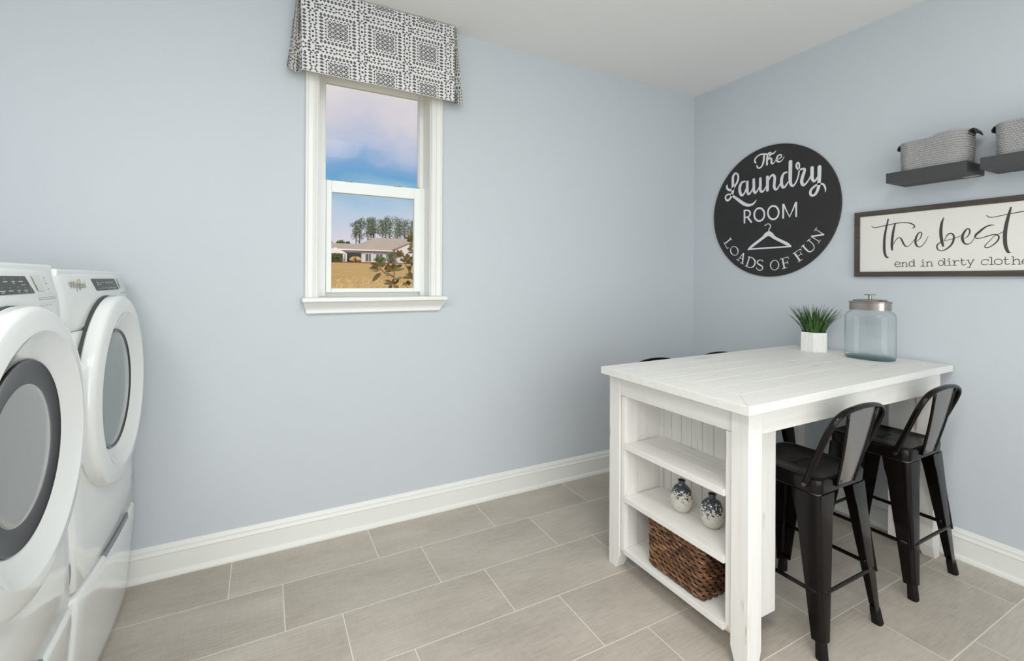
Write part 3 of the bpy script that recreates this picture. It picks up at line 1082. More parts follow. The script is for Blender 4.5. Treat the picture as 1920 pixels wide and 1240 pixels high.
ROUND_STROKES = [[1,[[2.0016,2.1025,0.0122],[2.0073,2.1131,0.0115],[2.0051,2.1275,0.0108],[1.9911,2.1405,0.0097],[1.969,2.1491,0.0096],[1.9407,2.1456,0.0112],[1.9121,2.1365,0.0117],[1.8875,2.1344,0.0109],[1.8702,2.1393,0.0081],[1.8606,2.1486,0.0034]]],
[1,[[1.9425,2.1344,0.0133],[1.9434,2.1108,0.014],[1.9476,2.0879,0.0133],[1.9584,2.0681,0.0106],[1.9748,2.0605,0.0099],[1.9877,2.0674,0.01],[1.9915,2.0785,0.0107]]],
[1,[[1.9175,2.1387,0.0069],[1.9087,2.1461,0.0069],[1.8988,2.1471,0.0062],[1.8928,2.1403,0.0062],[1.898,2.1268,0.0062],[1.9138,2.1126,0.0069]]],
[1,[[1.9164,2.1385,0.0104],[1.9205,2.1124,0.0132],[1.9207,2.0719,0.0132]]],
[1,[[1.9162,2.1013,0.0062],[1.9049,2.1079,0.0096],[1.8926,2.1044,0.0123],[1.8901,2.0888,0.013],[1.8907,2.0762,0.012],[1.8809,2.07,0.0082],[1.8699,2.0776,0.0061],[1.8614,2.0907,0.0054]]],
[1,[[1.8614,2.0907,0.0047],[1.8426,2.0914,0.006],[1.8264,2.0993,0.008],[1.8258,2.1129,0.008],[1.8376,2.1167,0.0087],[1.8518,2.1068,0.0114],[1.8555,2.0877,0.0128],[1.8452,2.0738,0.0107],[1.8289,2.0735,0.0073],[1.8139,2.0849,0.0053],[1.8063,2.1002,0.0026]]],
[1,[[2.2188,1.9874,0.011],[2.2204,1.9711,0.0149],[2.2019,1.9522,0.0164],[2.1771,1.9528,0.0154],[2.1528,1.9776,0.0145],[2.1356,2.0033,0.0159],[2.1306,2.0346,0.0144],[2.1411,2.0564,0.0114],[2.1581,2.0587,0.0146],[2.1719,2.039,0.0193],[2.1733,2.003,0.02],[2.1723,1.9665,0.02],[2.1753,1.9271,0.0185],[2.1891,1.8966,0.0148],[2.2127,1.8793,0.0141],[2.2301,1.8936,0.0126],[2.2285,1.9136,0.0118],[2.2109,1.9226,0.011],[2.188,1.9164,0.0124],[2.1645,1.8993,0.0161],[2.1248,1.8681,0.0208],[2.0852,1.8375,0.0223],[2.0503,1.8238,0.019],[2.02,1.8273,0.0137],[2.0021,1.8421,0.0086],[1.9947,1.852,0.0029]]],
[1,[[2.079,1.9911,0.0111],[2.1017,1.9882,0.0142],[2.1166,1.9641,0.0207],[2.1184,1.9322,0.0218],[2.1072,1.9019,0.018],[2.0914,1.9022,0.0134],[2.0732,1.9283,0.0111],[2.0626,1.9617,0.0081]]],
[1,[[2.0612,1.9843,0.0184],[2.0618,1.951,0.0191],[2.0597,1.9155,0.0184],[2.05,1.8981,0.0146],[2.031,1.9143,0.0102],[2.0187,1.9401,0.0072]]],
[1,[[2.0141,1.9906,0.0187],[2.0131,1.953,0.0195],[2.0122,1.9181,0.0187],[2.0027,1.8999,0.0151],[1.9861,1.9138,0.01],[1.9705,1.942,0.0071]]],
[1,[[1.9667,1.9886,0.0184],[1.9665,1.9482,0.0191],[1.9659,1.9139,0.0177],[1.9553,1.8991,0.0141],[1.9387,1.9093,0.0098],[1.9217,1.9369,0.0069]]],
[1,[[1.9177,1.9902,0.0194],[1.9168,1.9495,0.02],[1.9166,1.9039,0.0193]]],
[1,[[1.9112,1.962,0.0083],[1.8973,1.988,0.0123],[1.8792,1.9955,0.0143],[1.8676,1.9789,0.0169],[1.8692,1.9476,0.0183],[1.8711,1.918,0.0183],[1.8614,1.899,0.0148],[1.8477,1.904,0.0101],[1.8333,1.9279,0.0073]]],
[1,[[1.7886,1.9957,0.0098],[1.8078,1.9914,0.0138],[1.8207,1.965,0.0185],[1.8225,1.9293,0.0199],[1.8126,1.9046,0.0165],[1.7974,1.9091,0.0118],[1.781,1.9316,0.0085]]],
[1,[[1.7659,2.0563,0.0233],[1.7663,2.0063,0.0226],[1.767,1.958,0.022],[1.7652,1.9237,0.0194],[1.7538,1.903,0.0135],[1.7394,1.9094,0.0102],[1.7236,1.9369,0.0089],[1.7143,1.9702,0.0089],[1.7113,2.0013,0.0088],[1.7115,2.0268,0.0101],[1.7194,2.0419,0.0095],[1.7285,2.0305,0.0115],[1.7265,2.0109,0.0108],[1.7113,1.9959,0.0101],[1.6926,1.9965,0.0119],[1.6783,1.9923,0.0131],[1.6832,1.9703,0.0187],[1.6932,1.9407,0.0194],[1.6959,1.9144,0.0194],[1.6853,1.896,0.0156],[1.6669,1.9075,0.0105],[1.6494,1.9308,0.008],[1.641,1.9526,0.0061]]],
[1,[[1.6352,1.9911,0.0201],[1.6351,1.9607,0.0201],[1.6343,1.9295,0.0189],[1.6247,1.9085,0.0145],[1.6105,1.9173,0.0102],[1.5965,1.9408,0.0066]]],
[1,[[1.5927,1.9868,0.0226],[1.5931,1.9462,0.0221],[1.5943,1.9036,0.0197],[1.5985,1.8645,0.0179],[1.6131,1.8325,0.0151],[1.6314,1.8236,0.014],[1.6438,1.8349,0.0147],[1.6424,1.8564,0.0141],[1.6245,1.8745,0.0127],[1.6015,1.8859,0.0114],[1.5783,1.8848,0.0107],[1.5653,1.8724,0.0106],[1.5586,1.8516,0.0094],[1.5588,1.8341,0.0035]]],
[0,[[2.0818,1.7962,0.0121],[2.0813,1.7032,0.0121]]],
[1,[[2.0818,1.7926,0.0093],[2.0537,1.7882,0.0101],[2.0393,1.771,0.0119],[2.044,1.7519,0.011],[2.0607,1.7442,0.0101],[2.0816,1.7453,0.0093]]],
[0,[[2.0593,1.7445,0.0129],[2.028,1.703,0.0127]]],
[0,[[1.9371,1.7445,0.0122],[1.9389,1.7338,0.0122],[1.9431,1.7242,0.0122],[1.9492,1.7164,0.0123],[1.9571,1.7109,0.0123],[1.966,1.7081,0.0124],[1.9754,1.7082,0.0124],[1.9847,1.7112,0.0125],[1.9933,1.717,0.0125],[2.0005,1.725,0.0126],[2.0058,1.7349,0.0126],[2.0089,1.7459,0.0126],[2.0094,1.7572,0.0126],[2.0075,1.7681,0.0126],[2.0032,1.7778,0.0126],[1.9969,1.7856,0.0125],[1.9889,1.791,0.0125],[1.9798,1.7936,0.0124],[1.9704,1.7933,0.0124],[1.9611,1.7901,0.0123],[1.9527,1.7842,0.0123],[1.9457,1.7761,0.0123],[1.9406,1.7664,0.0122],[1.9376,1.7556,0.0122],[1.9371,1.7445,0.0122]]],
[0,[[1.8402,1.7451,0.0113],[1.842,1.7343,0.0113],[1.8462,1.7246,0.0113],[1.8524,1.7168,0.0113],[1.8602,1.7113,0.0114],[1.8692,1.7085,0.0114],[1.8786,1.7086,0.0115],[1.888,1.7117,0.0115],[1.8966,1.7175,0.0116],[1.9039,1.7257,0.0116],[1.9092,1.7357,0.0116],[1.9123,1.7469,0.0117],[1.9129,1.7583,0.0117],[1.911,1.7693,0.0116],[1.9067,1.7791,0.0116],[1.9003,1.787,0.0116],[1.8923,1.7924,0.0116],[1.8832,1.795,0.0115],[1.8737,1.7946,0.0115],[1.8644,1.7913,0.0114],[1.856,1.7854,0.0114],[1.8489,1.7772,0.0113],[1.8437,1.7673,0.0113],[1.8408,1.7563,0.0113],[1.8402,1.7451,0.0113]]],
[0,[[1.8114,1.7988,0.0116],[1.8109,1.7059,0.0116]]],
[0,[[1.8101,1.7966,0.0115],[1.7701,1.7114,0.0105],[1.7304,1.7974,0.0111]]],
[0,[[1.7292,1.7997,0.0111],[1.7287,1.7066,0.0111]]],
[1,[[1.9348,1.6732,0.0052],[1.9237,1.6784,0.0052],[1.9104,1.6834,0.0052],[1.8971,1.6737,0.006],[1.8949,1.6608,0.006],[1.9045,1.6471,0.006],[1.9066,1.6325,0.006]]],
[1,[[1.9056,1.619,0.0326],[1.9233,1.6129,0.0277],[1.9457,1.5947,0.0192],[1.9843,1.5697,0.0178],[2.0239,1.5437,0.0172],[2.0499,1.5233,0.0128]]],
[1,[[1.907,1.6191,0.0326],[1.8885,1.6091,0.0273],[1.8667,1.5886,0.0194],[1.8198,1.5621,0.0182],[1.7823,1.5412,0.0187],[1.7627,1.5262,0.0113]]],
[0,[[2.0451,1.5244,0.0101],[1.7611,1.5257,0.0089]]],
[0,[[2.1959,1.6179,0.0044],[2.1783,1.5939,0.0044]]],
[0,[[2.1866,1.6063,0.0097],[2.2313,1.5755,0.0099]]],
[0,[[2.2441,1.5861,0.0045],[2.2163,1.5383,0.0044]]],
[0,[[2.2174,1.5375,0.0044],[2.2038,1.5436,0.0044]]],
[0,[[2.1328,1.5254,0.0043],[2.1305,1.5173,0.0043],[2.1301,1.5094,0.0043],[2.1316,1.502,0.0043],[2.135,1.4958,0.0043],[2.1399,1.491,0.0043],[2.1461,1.4881,0.0043],[2.1531,1.4873,0.0043],[2.1606,1.4886,0.0043],[2.1679,1.4919,0.0043],[2.1746,1.497,0.0043],[2.1802,1.5036,0.0044],[2.1843,1.5113,0.0044],[2.1867,1.5194,0.0044],[2.1871,1.5275,0.0044],[2.1856,1.535,0.0044],[2.1821,1.5413,0.0044],[2.1771,1.546,0.0044],[2.1708,1.5488,0.0043],[2.1637,1.5495,0.0043],[2.1563,1.5481,0.0043],[2.149,1.5447,0.0043],[2.1424,1.5395,0.0043],[2.1369,1.5329,0.0043],[2.1328,1.5254,0.0043]]],
[0,[[2.13,1.5261,0.0066],[2.1278,1.5181,0.0057],[2.1277,1.51,0.0047],[2.1297,1.5026,0.004],[2.1336,1.4962,0.0034],[2.1391,1.4912,0.003],[2.1461,1.4881,0.0029],[2.1539,1.4871,0.003],[2.162,1.4882,0.0034],[2.1699,1.4913,0.004],[2.1771,1.4963,0.0048],[2.183,1.5029,0.0058],[2.1872,1.5105,0.0068],[2.1895,1.5187,0.0058],[2.1896,1.5268,0.0049],[2.1876,1.5344,0.0041],[2.1836,1.5409,0.0034],[2.1779,1.5458,0.003],[2.1708,1.5488,0.0029],[2.163,1.5497,0.003],[2.1548,1.5485,0.0034],[2.147,1.5453,0.004],[2.1399,1.5402,0.0048],[2.1341,1.5337,0.0057],[2.13,1.5261,0.0066]]],
[0,[[2.0895,1.4989,0.0051],[2.1303,1.4528,0.0047]]],
[0,[[2.087,1.4987,0.0102],[2.0954,1.4294,0.0103]]],
[0,[[2.1154,1.4702,0.0038],[2.0922,1.456,0.0037]]],
[0,[[2.1419,1.4591,0.0043],[2.1188,1.4457,0.0042]]],
[0,[[2.1113,1.4348,0.0042],[2.0871,1.4239,0.0042]]],
[0,[[2.0424,1.4717,0.0091],[2.0637,1.4079,0.0092]]],
[1,[[2.0534,1.4735,0.0041],[2.0211,1.4643,0.0063],[2.0012,1.4398,0.0099],[2.009,1.411,0.009],[2.0349,1.3985,0.0055],[2.0743,1.4125,0.0042]]],
[1,[[1.9462,1.4359,0.0039],[1.948,1.4424,0.0053],[1.963,1.4484,0.0053],[1.9823,1.4422,0.0071],[1.9845,1.4276,0.008],[1.9665,1.4151,0.0097],[1.9492,1.4032,0.0088],[1.95,1.3862,0.0061],[1.9659,1.3796,0.0053],[1.9856,1.3868,0.0054],[1.9903,1.3994,0.004]]],
[0,[[1.8387,1.4068,0.0075],[1.8408,1.399,0.0067],[1.8446,1.3919,0.0059],[1.8499,1.3862,0.0052],[1.8562,1.3822,0.0047],[1.8632,1.3802,0.0043],[1.8705,1.3802,0.0042],[1.8774,1.3824,0.0044],[1.8836,1.3866,0.0047],[1.8885,1.3925,0.0053],[1.8919,1.3998,0.006],[1.8935,1.4078,0.0068],[1.8933,1.4161,0.0077],[1.8911,1.424,0.0068],[1.8871,1.4311,0.006],[1.8818,1.4368,0.0053],[1.8753,1.4408,0.0047],[1.8682,1.4427,0.0044],[1.861,1.4425,0.0042],[1.8541,1.4402,0.0043],[1.8481,1.4359,0.0046],[1.8432,1.43,0.0052],[1.8399,1.4229,0.0059],[1.8384,1.415,0.0067],[1.8387,1.4068,0.0075]]],
[0,[[1.815,1.4532,0.0099],[1.8014,1.3907,0.0099]]],
[0,[[1.8309,1.448,0.0038],[1.7799,1.4612,0.0037]]],
[0,[[1.7811,1.4633,0.0037],[1.7737,1.4488,0.0037]]],
[0,[[1.8073,1.4214,0.0037],[1.7817,1.4268,0.0037]]],
[0,[[1.7843,1.437,0.0037],[1.7776,1.4178,0.0037]]],
[0,[[1.8155,1.3868,0.0037],[1.784,1.3944,0.0037]]],
[0,[[1.7375,1.4823,0.0104],[1.7049,1.4344,0.0102]]],
[0,[[1.7483,1.4796,0.0036],[1.7021,1.5064,0.0035]]],
[0,[[1.7037,1.5084,0.0035],[1.6943,1.4953,0.0035]]],
[0,[[1.7215,1.4609,0.0036],[1.6973,1.4757,0.0035]]],
[0,[[1.7052,1.4887,0.0031],[1.6903,1.4702,0.0031]]],
[0,[[1.7162,1.4265,0.0036],[1.6894,1.4438,0.0035]]],
[1,[[1.6875,1.5257,0.0094],[1.6635,1.4976,0.0093],[1.6475,1.487,0.0069],[1.6296,1.4939,0.0053],[1.6203,1.5115,0.0045],[1.6298,1.5337,0.0046],[1.6543,1.5587,0.0046]]],
[0,[[1.6983,1.5172,0.0035],[1.6771,1.5337,0.0035]]],
[0,[[1.6638,1.55,0.0035],[1.6423,1.5664,0.0034]]],
[0,[[1.6382,1.5785,0.0046],[1.59,1.5434,0.0037]]],
[0,[[1.5984,1.5332,0.0034],[1.585,1.5537,0.0033]]],
[0,[[1.6382,1.5785,0.0091],[1.566,1.5842,0.0088]]],
[0,[[1.5649,1.5834,0.0044],[1.6146,1.6202,0.0038]]],
[0,[[1.6205,1.6092,0.0034],[1.6065,1.6298,0.0034]]]]
FRAME_STROKES = [[1,[[1.245,1.6378,0.0065],[1.2488,1.6159,0.008],[1.2556,1.5811,0.0096],[1.2608,1.5406,0.0116],[1.262,1.5024,0.0121],[1.2609,1.4695,0.0121],[1.255,1.4447,0.0101],[1.2469,1.4367,0.007],[1.2414,1.4387,0.0025]]],
[1,[[1.3208,1.6111,0.0026],[1.3157,1.6039,0.0031],[1.3065,1.5996,0.0039],[1.2897,1.6008,0.0041],[1.2639,1.6051,0.0046],[1.2362,1.6092,0.0045],[1.209,1.6131,0.0044],[1.1823,1.6138,0.0044],[1.1605,1.6107,0.0048],[1.1433,1.6037,0.0052],[1.1326,1.5927,0.0057],[1.1336,1.5844,0.0052],[1.1421,1.5819,0.0029]]],
[1,[[1.2135,1.6123,0.0069],[1.2201,1.5833,0.0099],[1.2245,1.5513,0.0114],[1.2275,1.5165,0.0119],[1.2277,1.4895,0.0109],[1.2265,1.4745,0.007]]],
[1,[[1.2254,1.4893,0.002],[1.2198,1.5079,0.003],[1.2086,1.5286,0.0034],[1.1953,1.5383,0.0044],[1.1864,1.5283,0.0068],[1.1775,1.5051,0.0077],[1.1687,1.4913,0.0053],[1.16,1.4895,0.0034],[1.1471,1.5005,0.0024],[1.1334,1.5218,0.0024]]],
[1,[[1.1228,1.5132,0.0024],[1.1113,1.5228,0.0033],[1.1041,1.539,0.0047],[1.1027,1.5518,0.0046],[1.1089,1.558,0.0042],[1.1177,1.5505,0.0061],[1.125,1.5329,0.0085],[1.128,1.5123,0.0094],[1.1237,1.4938,0.008],[1.1132,1.4841,0.0051],[1.1008,1.4898,0.0033],[1.0875,1.5095,0.0028],[1.0764,1.5355,0.0018]]],
[1,[[1.0173,1.6201,0.0036],[1.0233,1.6009,0.0088],[1.0273,1.5721,0.012],[1.0276,1.54,0.0125],[1.0241,1.5076,0.0119],[1.019,1.4833,0.0078]]],
[1,[[1.015,1.5069,0.0021],[1.0083,1.5268,0.0036],[0.9972,1.5412,0.0056],[0.9861,1.5403,0.0061],[0.9794,1.5274,0.0071],[0.9816,1.5046,0.0081],[0.9903,1.485,0.0071],[1.0059,1.4686,0.0057],[1.0239,1.4608,0.0042],[1.0377,1.466,0.0047],[1.0428,1.4809,0.0058],[1.0389,1.4939,0.0052],[1.0286,1.502,0.0036]]],
[1,[[1.0139,1.508,0.0021],[0.986,1.515,0.0031],[0.9685,1.5208,0.003],[0.9534,1.5282,0.0025]]],
[1,[[0.9437,1.5138,0.002],[0.932,1.5208,0.0035],[0.9236,1.537,0.0049],[0.9237,1.5538,0.0054],[0.9311,1.5587,0.0049],[0.9406,1.5469,0.0079],[0.948,1.5277,0.0094],[0.9479,1.5079,0.0099],[0.9404,1.4904,0.0069],[0.9297,1.4869,0.0044],[0.9193,1.4918,0.0029],[0.9058,1.5146,0.0024]]],
[1,[[0.8395,1.5664,0.0014],[0.8523,1.5677,0.0047],[0.8703,1.5599,0.0067],[0.8884,1.5423,0.0091],[0.9027,1.5255,0.0082],[0.9023,1.5138,0.0044],[0.8904,1.5107,0.0034],[0.8701,1.516,0.0038],[0.8502,1.5226,0.0042],[0.8345,1.5235,0.0047],[0.8257,1.5152,0.0056],[0.8276,1.4992,0.0056],[0.8402,1.4811,0.0047],[0.8579,1.4673,0.0038],[0.8699,1.468,0.0038],[0.87,1.4762,0.0033],[0.86,1.4906,0.0028],[0.8403,1.5164,0.0023],[0.8248,1.5259,0.0028],[0.8113,1.5342,0.0028]]],
[1,[[0.7875,1.6389,0.0059],[0.7927,1.6135,0.0091],[0.7997,1.5771,0.0118],[0.8049,1.5376,0.0132],[0.8059,1.5003,0.0132],[0.8031,1.4681,0.0123],[0.7954,1.4432,0.0091],[0.7864,1.4406,0.0023]]],
[1,[[0.8661,1.6143,0.0028],[0.8584,1.6052,0.0033],[0.8446,1.6028,0.0033],[0.8212,1.6063,0.0032],[0.7945,1.6111,0.0036],[0.7684,1.6145,0.004],[0.7476,1.6171,0.004],[0.7197,1.6187,0.0039],[0.7057,1.6105,0.0026]]],
[0,[[1.213,1.3986,0.003],[1.1903,1.4007,0.0029]]],
[1,[[1.1903,1.4007,0.0034],[1.1947,1.4096,0.0034],[1.2037,1.4123,0.0034],[1.2122,1.4058,0.0035],[1.2144,1.3951,0.0035],[1.208,1.3877,0.0034],[1.1991,1.3865,0.0034],[1.1898,1.3913,0.0034]]],
[0,[[1.1859,1.4085,0.0029],[1.181,1.4084,0.0029]]],
[0,[[1.1815,1.4097,0.0034],[1.1814,1.3879,0.0034]]],
[0,[[1.1862,1.3878,0.0029],[1.1757,1.3876,0.0029]]],
[1,[[1.1815,1.4004,0.0032],[1.1738,1.4095,0.0031],[1.1666,1.4074,0.0031],[1.1635,1.4,0.0031],[1.1635,1.3881,0.0031]]],
[0,[[1.1687,1.3874,0.0029],[1.1583,1.3872,0.0029]]],
[0,[[1.14,1.42,0.0028],[1.1323,1.4197,0.0028]]],
[0,[[1.1327,1.4208,0.0033],[1.1326,1.3874,0.0033]]],
[0,[[1.1326,1.3877,0.0028],[1.1271,1.3881,0.0028]]],
[0,[[1.1335,1.3992,0.0033],[1.1338,1.3961,0.0033],[1.1348,1.3932,0.0033],[1.1365,1.3907,0.0033],[1.1386,1.3889,0.0033],[1.141,1.3877,0.0033],[1.1437,1.3874,0.0033],[1.1463,1.3878,0.0033],[1.1488,1.3891,0.0033],[1.151,1.3911,0.0033],[1.1526,1.3936,0.0033],[1.1537,1.3966,0.0033],[1.154,1.3997,0.0033],[1.1537,1.4028,0.0033],[1.1527,1.4057,0.0033],[1.151,1.4082,0.0033],[1.1489,1.41,0.0033],[1.1464,1.4112,0.0033],[1.1438,1.4115,0.0033],[1.1411,1.411,0.0033],[1.1386,1.4097,0.0033],[1.1365,1.4077,0.0033],[1.1349,1.4052,0.0033],[1.1339,1.4023,0.0033],[1.1335,1.3992,0.0033]]],
[0,[[1.1001,1.4186,0.0056],[1.0947,1.4184,0.0056]]],
[0,[[1.104,1.4097,0.0028],[1.0963,1.4095,0.0028]]],
[0,[[1.0967,1.4103,0.0032],[1.0966,1.3871,0.0032]]],
[0,[[1.107,1.3868,0.0028],[1.0888,1.3869,0.0028]]],
[0,[[1.0871,1.4087,0.0028],[1.0799,1.4085,0.0028]]],
[0,[[1.0803,1.4093,0.0032],[1.0802,1.3873,0.0032]]],
[0,[[1.0859,1.3866,0.0028],[1.0753,1.3864,0.0027]]],
[1,[[1.0803,1.4003,0.003],[1.0738,1.4091,0.003],[1.0661,1.4081,0.003],[1.0621,1.3998,0.003],[1.062,1.3879,0.003]]],
[0,[[1.0669,1.387,0.0027],[1.0564,1.3867,0.0027]]],
[0,[[1.0171,1.4014,0.0031],[1.0174,1.3981,0.0031],[1.0183,1.3951,0.0031],[1.0198,1.3926,0.0031],[1.0218,1.3906,0.0031],[1.0241,1.3894,0.0031],[1.0266,1.3891,0.0031],[1.0291,1.3896,0.0031],[1.0314,1.3909,0.0031],[1.0334,1.3929,0.0031],[1.0349,1.3956,0.0031],[1.0359,1.3986,0.0031],[1.0363,1.4019,0.0031],[1.0359,1.4052,0.0031],[1.035,1.4082,0.0031],[1.0335,1.4108,0.0031],[1.0315,1.4127,0.0031],[1.0292,1.4139,0.0031],[1.0267,1.4142,0.0031],[1.0242,1.4137,0.0031],[1.0219,1.4124,0.0031],[1.0199,1.4103,0.0031],[1.0184,1.4077,0.0031],[1.0174,1.4046,0.0031],[1.0171,1.4014,0.0031]]],
[0,[[1.0199,1.4216,0.0029],[1.0124,1.4213,0.0028]]],
[0,[[1.0127,1.4225,0.0031],[1.0125,1.3887,0.0031]]],
[0,[[1.0125,1.3887,0.0028],[1.0073,1.3889,0.0028]]],
[0,[[0.9994,1.4197,0.0051],[0.9941,1.4195,0.0051]]],
[0,[[1.0041,1.4111,0.0028],[0.9951,1.4109,0.0028]]],
[0,[[0.9956,1.4114,0.0031],[0.9955,1.3892,0.0031]]],
[0,[[1.006,1.3889,0.0028],[0.9877,1.3893,0.0028]]],
[0,[[0.9845,1.4114,0.0028],[0.9768,1.4111,0.0028]]],
[0,[[0.9772,1.412,0.003],[0.9772,1.3891,0.003]]],
[0,[[0.984,1.3889,0.0028],[0.968,1.3894,0.0028]]],
[1,[[0.9772,1.3997,0.003],[0.972,1.4087,0.003],[0.9648,1.4116,0.003],[0.96,1.4086,0.003]]],
[1,[[0.9504,1.4202,0.003],[0.9503,1.3975,0.003],[0.947,1.3903,0.003],[0.9404,1.3899,0.003],[0.9353,1.3942,0.003]]],
[0,[[0.9564,1.4113,0.0027],[0.9396,1.4107,0.0027]]],
[0,[[0.9341,1.4125,0.0027],[0.9244,1.4122,0.0027]]],
[0,[[0.9286,1.4123,0.003],[0.9197,1.3905,0.0029]]],
[0,[[0.9127,1.4135,0.0027],[0.9052,1.4132,0.0027]]],
[0,[[0.9092,1.4131,0.0029],[0.9234,1.3782,0.0029]]],
[0,[[0.9327,1.3778,0.0027],[0.9184,1.3781,0.0027]]],
[1,[[0.8597,1.4081,0.0028],[0.8677,1.413,0.0028],[0.8774,1.4106,0.0029],[0.8826,1.4011,0.0029],[0.8804,1.3922,0.0029],[0.8717,1.3884,0.0029],[0.86,1.3928,0.0028]]],
[0,[[0.8595,1.4135,0.0026],[0.8595,1.4045,0.0026]]],
[0,[[0.8578,1.4225,0.0026],[0.8479,1.4221,0.0026]]],
[0,[[0.8483,1.4232,0.0028],[0.8481,1.3887,0.0028]]],
[0,[[0.8568,1.3886,0.0026],[0.8405,1.389,0.0026]]],
[0,[[0.8139,1.4004,0.0028],[0.8143,1.3971,0.0028],[0.8156,1.3941,0.0028],[0.8176,1.3916,0.0028],[0.8202,1.3897,0.0028],[0.8233,1.3885,0.0028],[0.8266,1.3881,0.0028],[0.8299,1.3886,0.0028],[0.833,1.39,0.0028],[0.8357,1.3921,0.0028],[0.8378,1.3948,0.0028],[0.8391,1.3979,0.0028],[0.8395,1.4012,0.0028],[0.8391,1.4045,0.0028],[0.8378,1.4075,0.0028],[0.8358,1.4101,0.0028],[0.8331,1.412,0.0028],[0.83,1.4131,0.0028],[0.8267,1.4135,0.0028],[0.8234,1.4129,0.0028],[0.8203,1.4115,0.0028],[0.8177,1.4094,0.0028],[0.8156,1.4068,0.0028],[0.8144,1.4037,0.0028],[0.8139,1.4004,0.0028]]],
[1,[[0.8043,1.422,0.0027],[0.8042,1.3961,0.0027],[0.8013,1.3896,0.0027],[0.7956,1.3889,0.0027],[0.7906,1.393,0.0027]]],
[0,[[0.8101,1.411,0.0025],[0.7938,1.4109,0.0025]]],
[0,[[0.7856,1.4223,0.0025],[0.7789,1.422,0.0025]]],
[0,[[0.7792,1.4231,0.0027],[0.7791,1.3882,0.0027]]],
[0,[[0.7855,1.3881,0.0025],[0.7721,1.3883,0.0025]]],
[1,[[0.7792,1.402,0.0027],[0.7714,1.4109,0.0027],[0.7644,1.4094,0.0027],[0.7603,1.4014,0.0027],[0.7603,1.3883,0.0027]]],
[0,[[0.7658,1.3879,0.0025],[0.7537,1.3881,0.0024]]],
[0,[[0.7519,1.3985,0.0024],[0.7311,1.3992,0.0024]]],
[1,[[0.7311,1.3992,0.0026],[0.735,1.4078,0.0026],[0.7437,1.4105,0.0026],[0.7509,1.4037,0.0027],[0.7519,1.3946,0.0027],[0.7457,1.3879,0.0026],[0.7382,1.3874,0.0026],[0.7307,1.3919,0.0026]]],
[1,[[0.7081,1.4048,0.0026],[0.7164,1.4095,0.0026],[0.7229,1.4053,0.0026],[0.7155,1.3992,0.0026],[0.7081,1.3933,0.0026],[0.7119,1.3878,0.0026],[0.7189,1.3872,0.0026],[0.7239,1.3917,0.0026]]]]

# ------------------------------------------------------------------ wall signs
SXB = WX - .0005
sign = thing('round_sign', 'round black sign with white lettering on the wall, hanger drawn in its middle', 'sign', (SXB, 1.9035, 1.766))
m = MB()
R = .4275
m.lathe([(.001, 0), (R, 0), (R, -.012), (R - .002, -.0145), (.001, -.0145)], 120, 'X')
build('board', m, 'sign_black', sign, smooth=30)


def sign_letters(strokes, xf, y0, z0, mat, parent, name):
    m = MB()
    for k, (sm, pts) in enumerate(strokes):
        stroke(m, pts, lambda u, v, h: (xf - h, u - y0, v - z0), .0003 + .00004 * k, bool(sm))
    return build(name, m, mat, parent, recalc=False)


sign_letters(ROUND_STROKES[:17], -.0148, 1.9035, 1.766, 'sign_white', sign, 'script_lettering')
sign_letters(ROUND_STROKES[17:25], -.0148, 1.9035, 1.766, 'sign_white', sign, 'block_lettering')
sign_letters(ROUND_STROKES[25:29], -.0148, 1.9035, 1.766, 'sign_white', sign, 'hanger_emblem')
for a, b in ((29, 43), (43, 50), (50, None)):
    sign_letters(ROUND_STROKES[a:b], -.0148, 1.9035, 1.766, 'sign_white', sign, 'curved_lettering')

fs_y0, fs_y1, fs_z0, fs_z1 = .50, 1.4015, 1.336, 1.690
fsign = thing('framed_sign', 'white sign in a dark wood frame with script about dirty clothes', 'sign', (SXB, (fs_y0 + fs_y1) / 2, (fs_z0 + fs_z1) / 2))
cy, cz = (fs_y0 + fs_y1) / 2, (fs_z0 + fs_z1) / 2
m = MB()
w = .026
for (a, b, c, d) in ((fs_y0, fs_y1, fs_z1 - w, fs_z1), (fs_y0, fs_y1, fs_z0, fs_z0 + w), (fs_y0, fs_y0 + w, fs_z0 + w, fs_z1 - w), (fs_y1 - w, fs_y1, fs_z0 + w, fs_z1 - w)):
    m.box(-.026, 0, a - cy, b - cy, c - cz, d - cz)
build('frame', m, 'frame_wood', fsign, bevel=.0015)
m = MB(); m.box(-.0185, -.006, fs_y0 + w - cy, fs_y1 - w - cy, fs_z0 + w - cz, fs_z1 - w - cz)
build('panel', m, 'sign_cream', fsign)
for a, b in ((0, 5), (5, 12)):
    sign_letters(FRAME_STROKES[a:b], -.0187, cy, cz, 'sign_ink', fsign, 'script_lettering')
for a, b in ((12, 23), (23, 32), (32, 51), (51, None)):
    sign_letters(FRAME_STROKES[a:b], -.0187, cy, cz, 'sign_ink', fsign, 'typed_lettering')

# ------------------------------------------------------------------ floating shelves and rope baskets
def shelf(y0, y1, label):
    t = thing('floating_shelf', label, 'shelf', (WX - .0005, (y0 + y1) / 2, 1.797), group='charcoal floating shelves')
    h = (y1 - y0) / 2
    m = MB(); m.box(-.195, 0, -h, h, 0, .049)
    build('board', m, 'shelf_charcoal', t, bevel=.0012)
    return t


sh1 = shelf(.879, 1.180, 'dark grey floating shelf left of the pair, under the whole rope basket')
m = MB(); m.box(-.060, -.028, -.147, -.092, -.0012, -.0002)
build('sticker', m, 'sticker', sh1)
shelf(.534, .835, 'dark grey floating shelf cut off by the right edge of the photo')


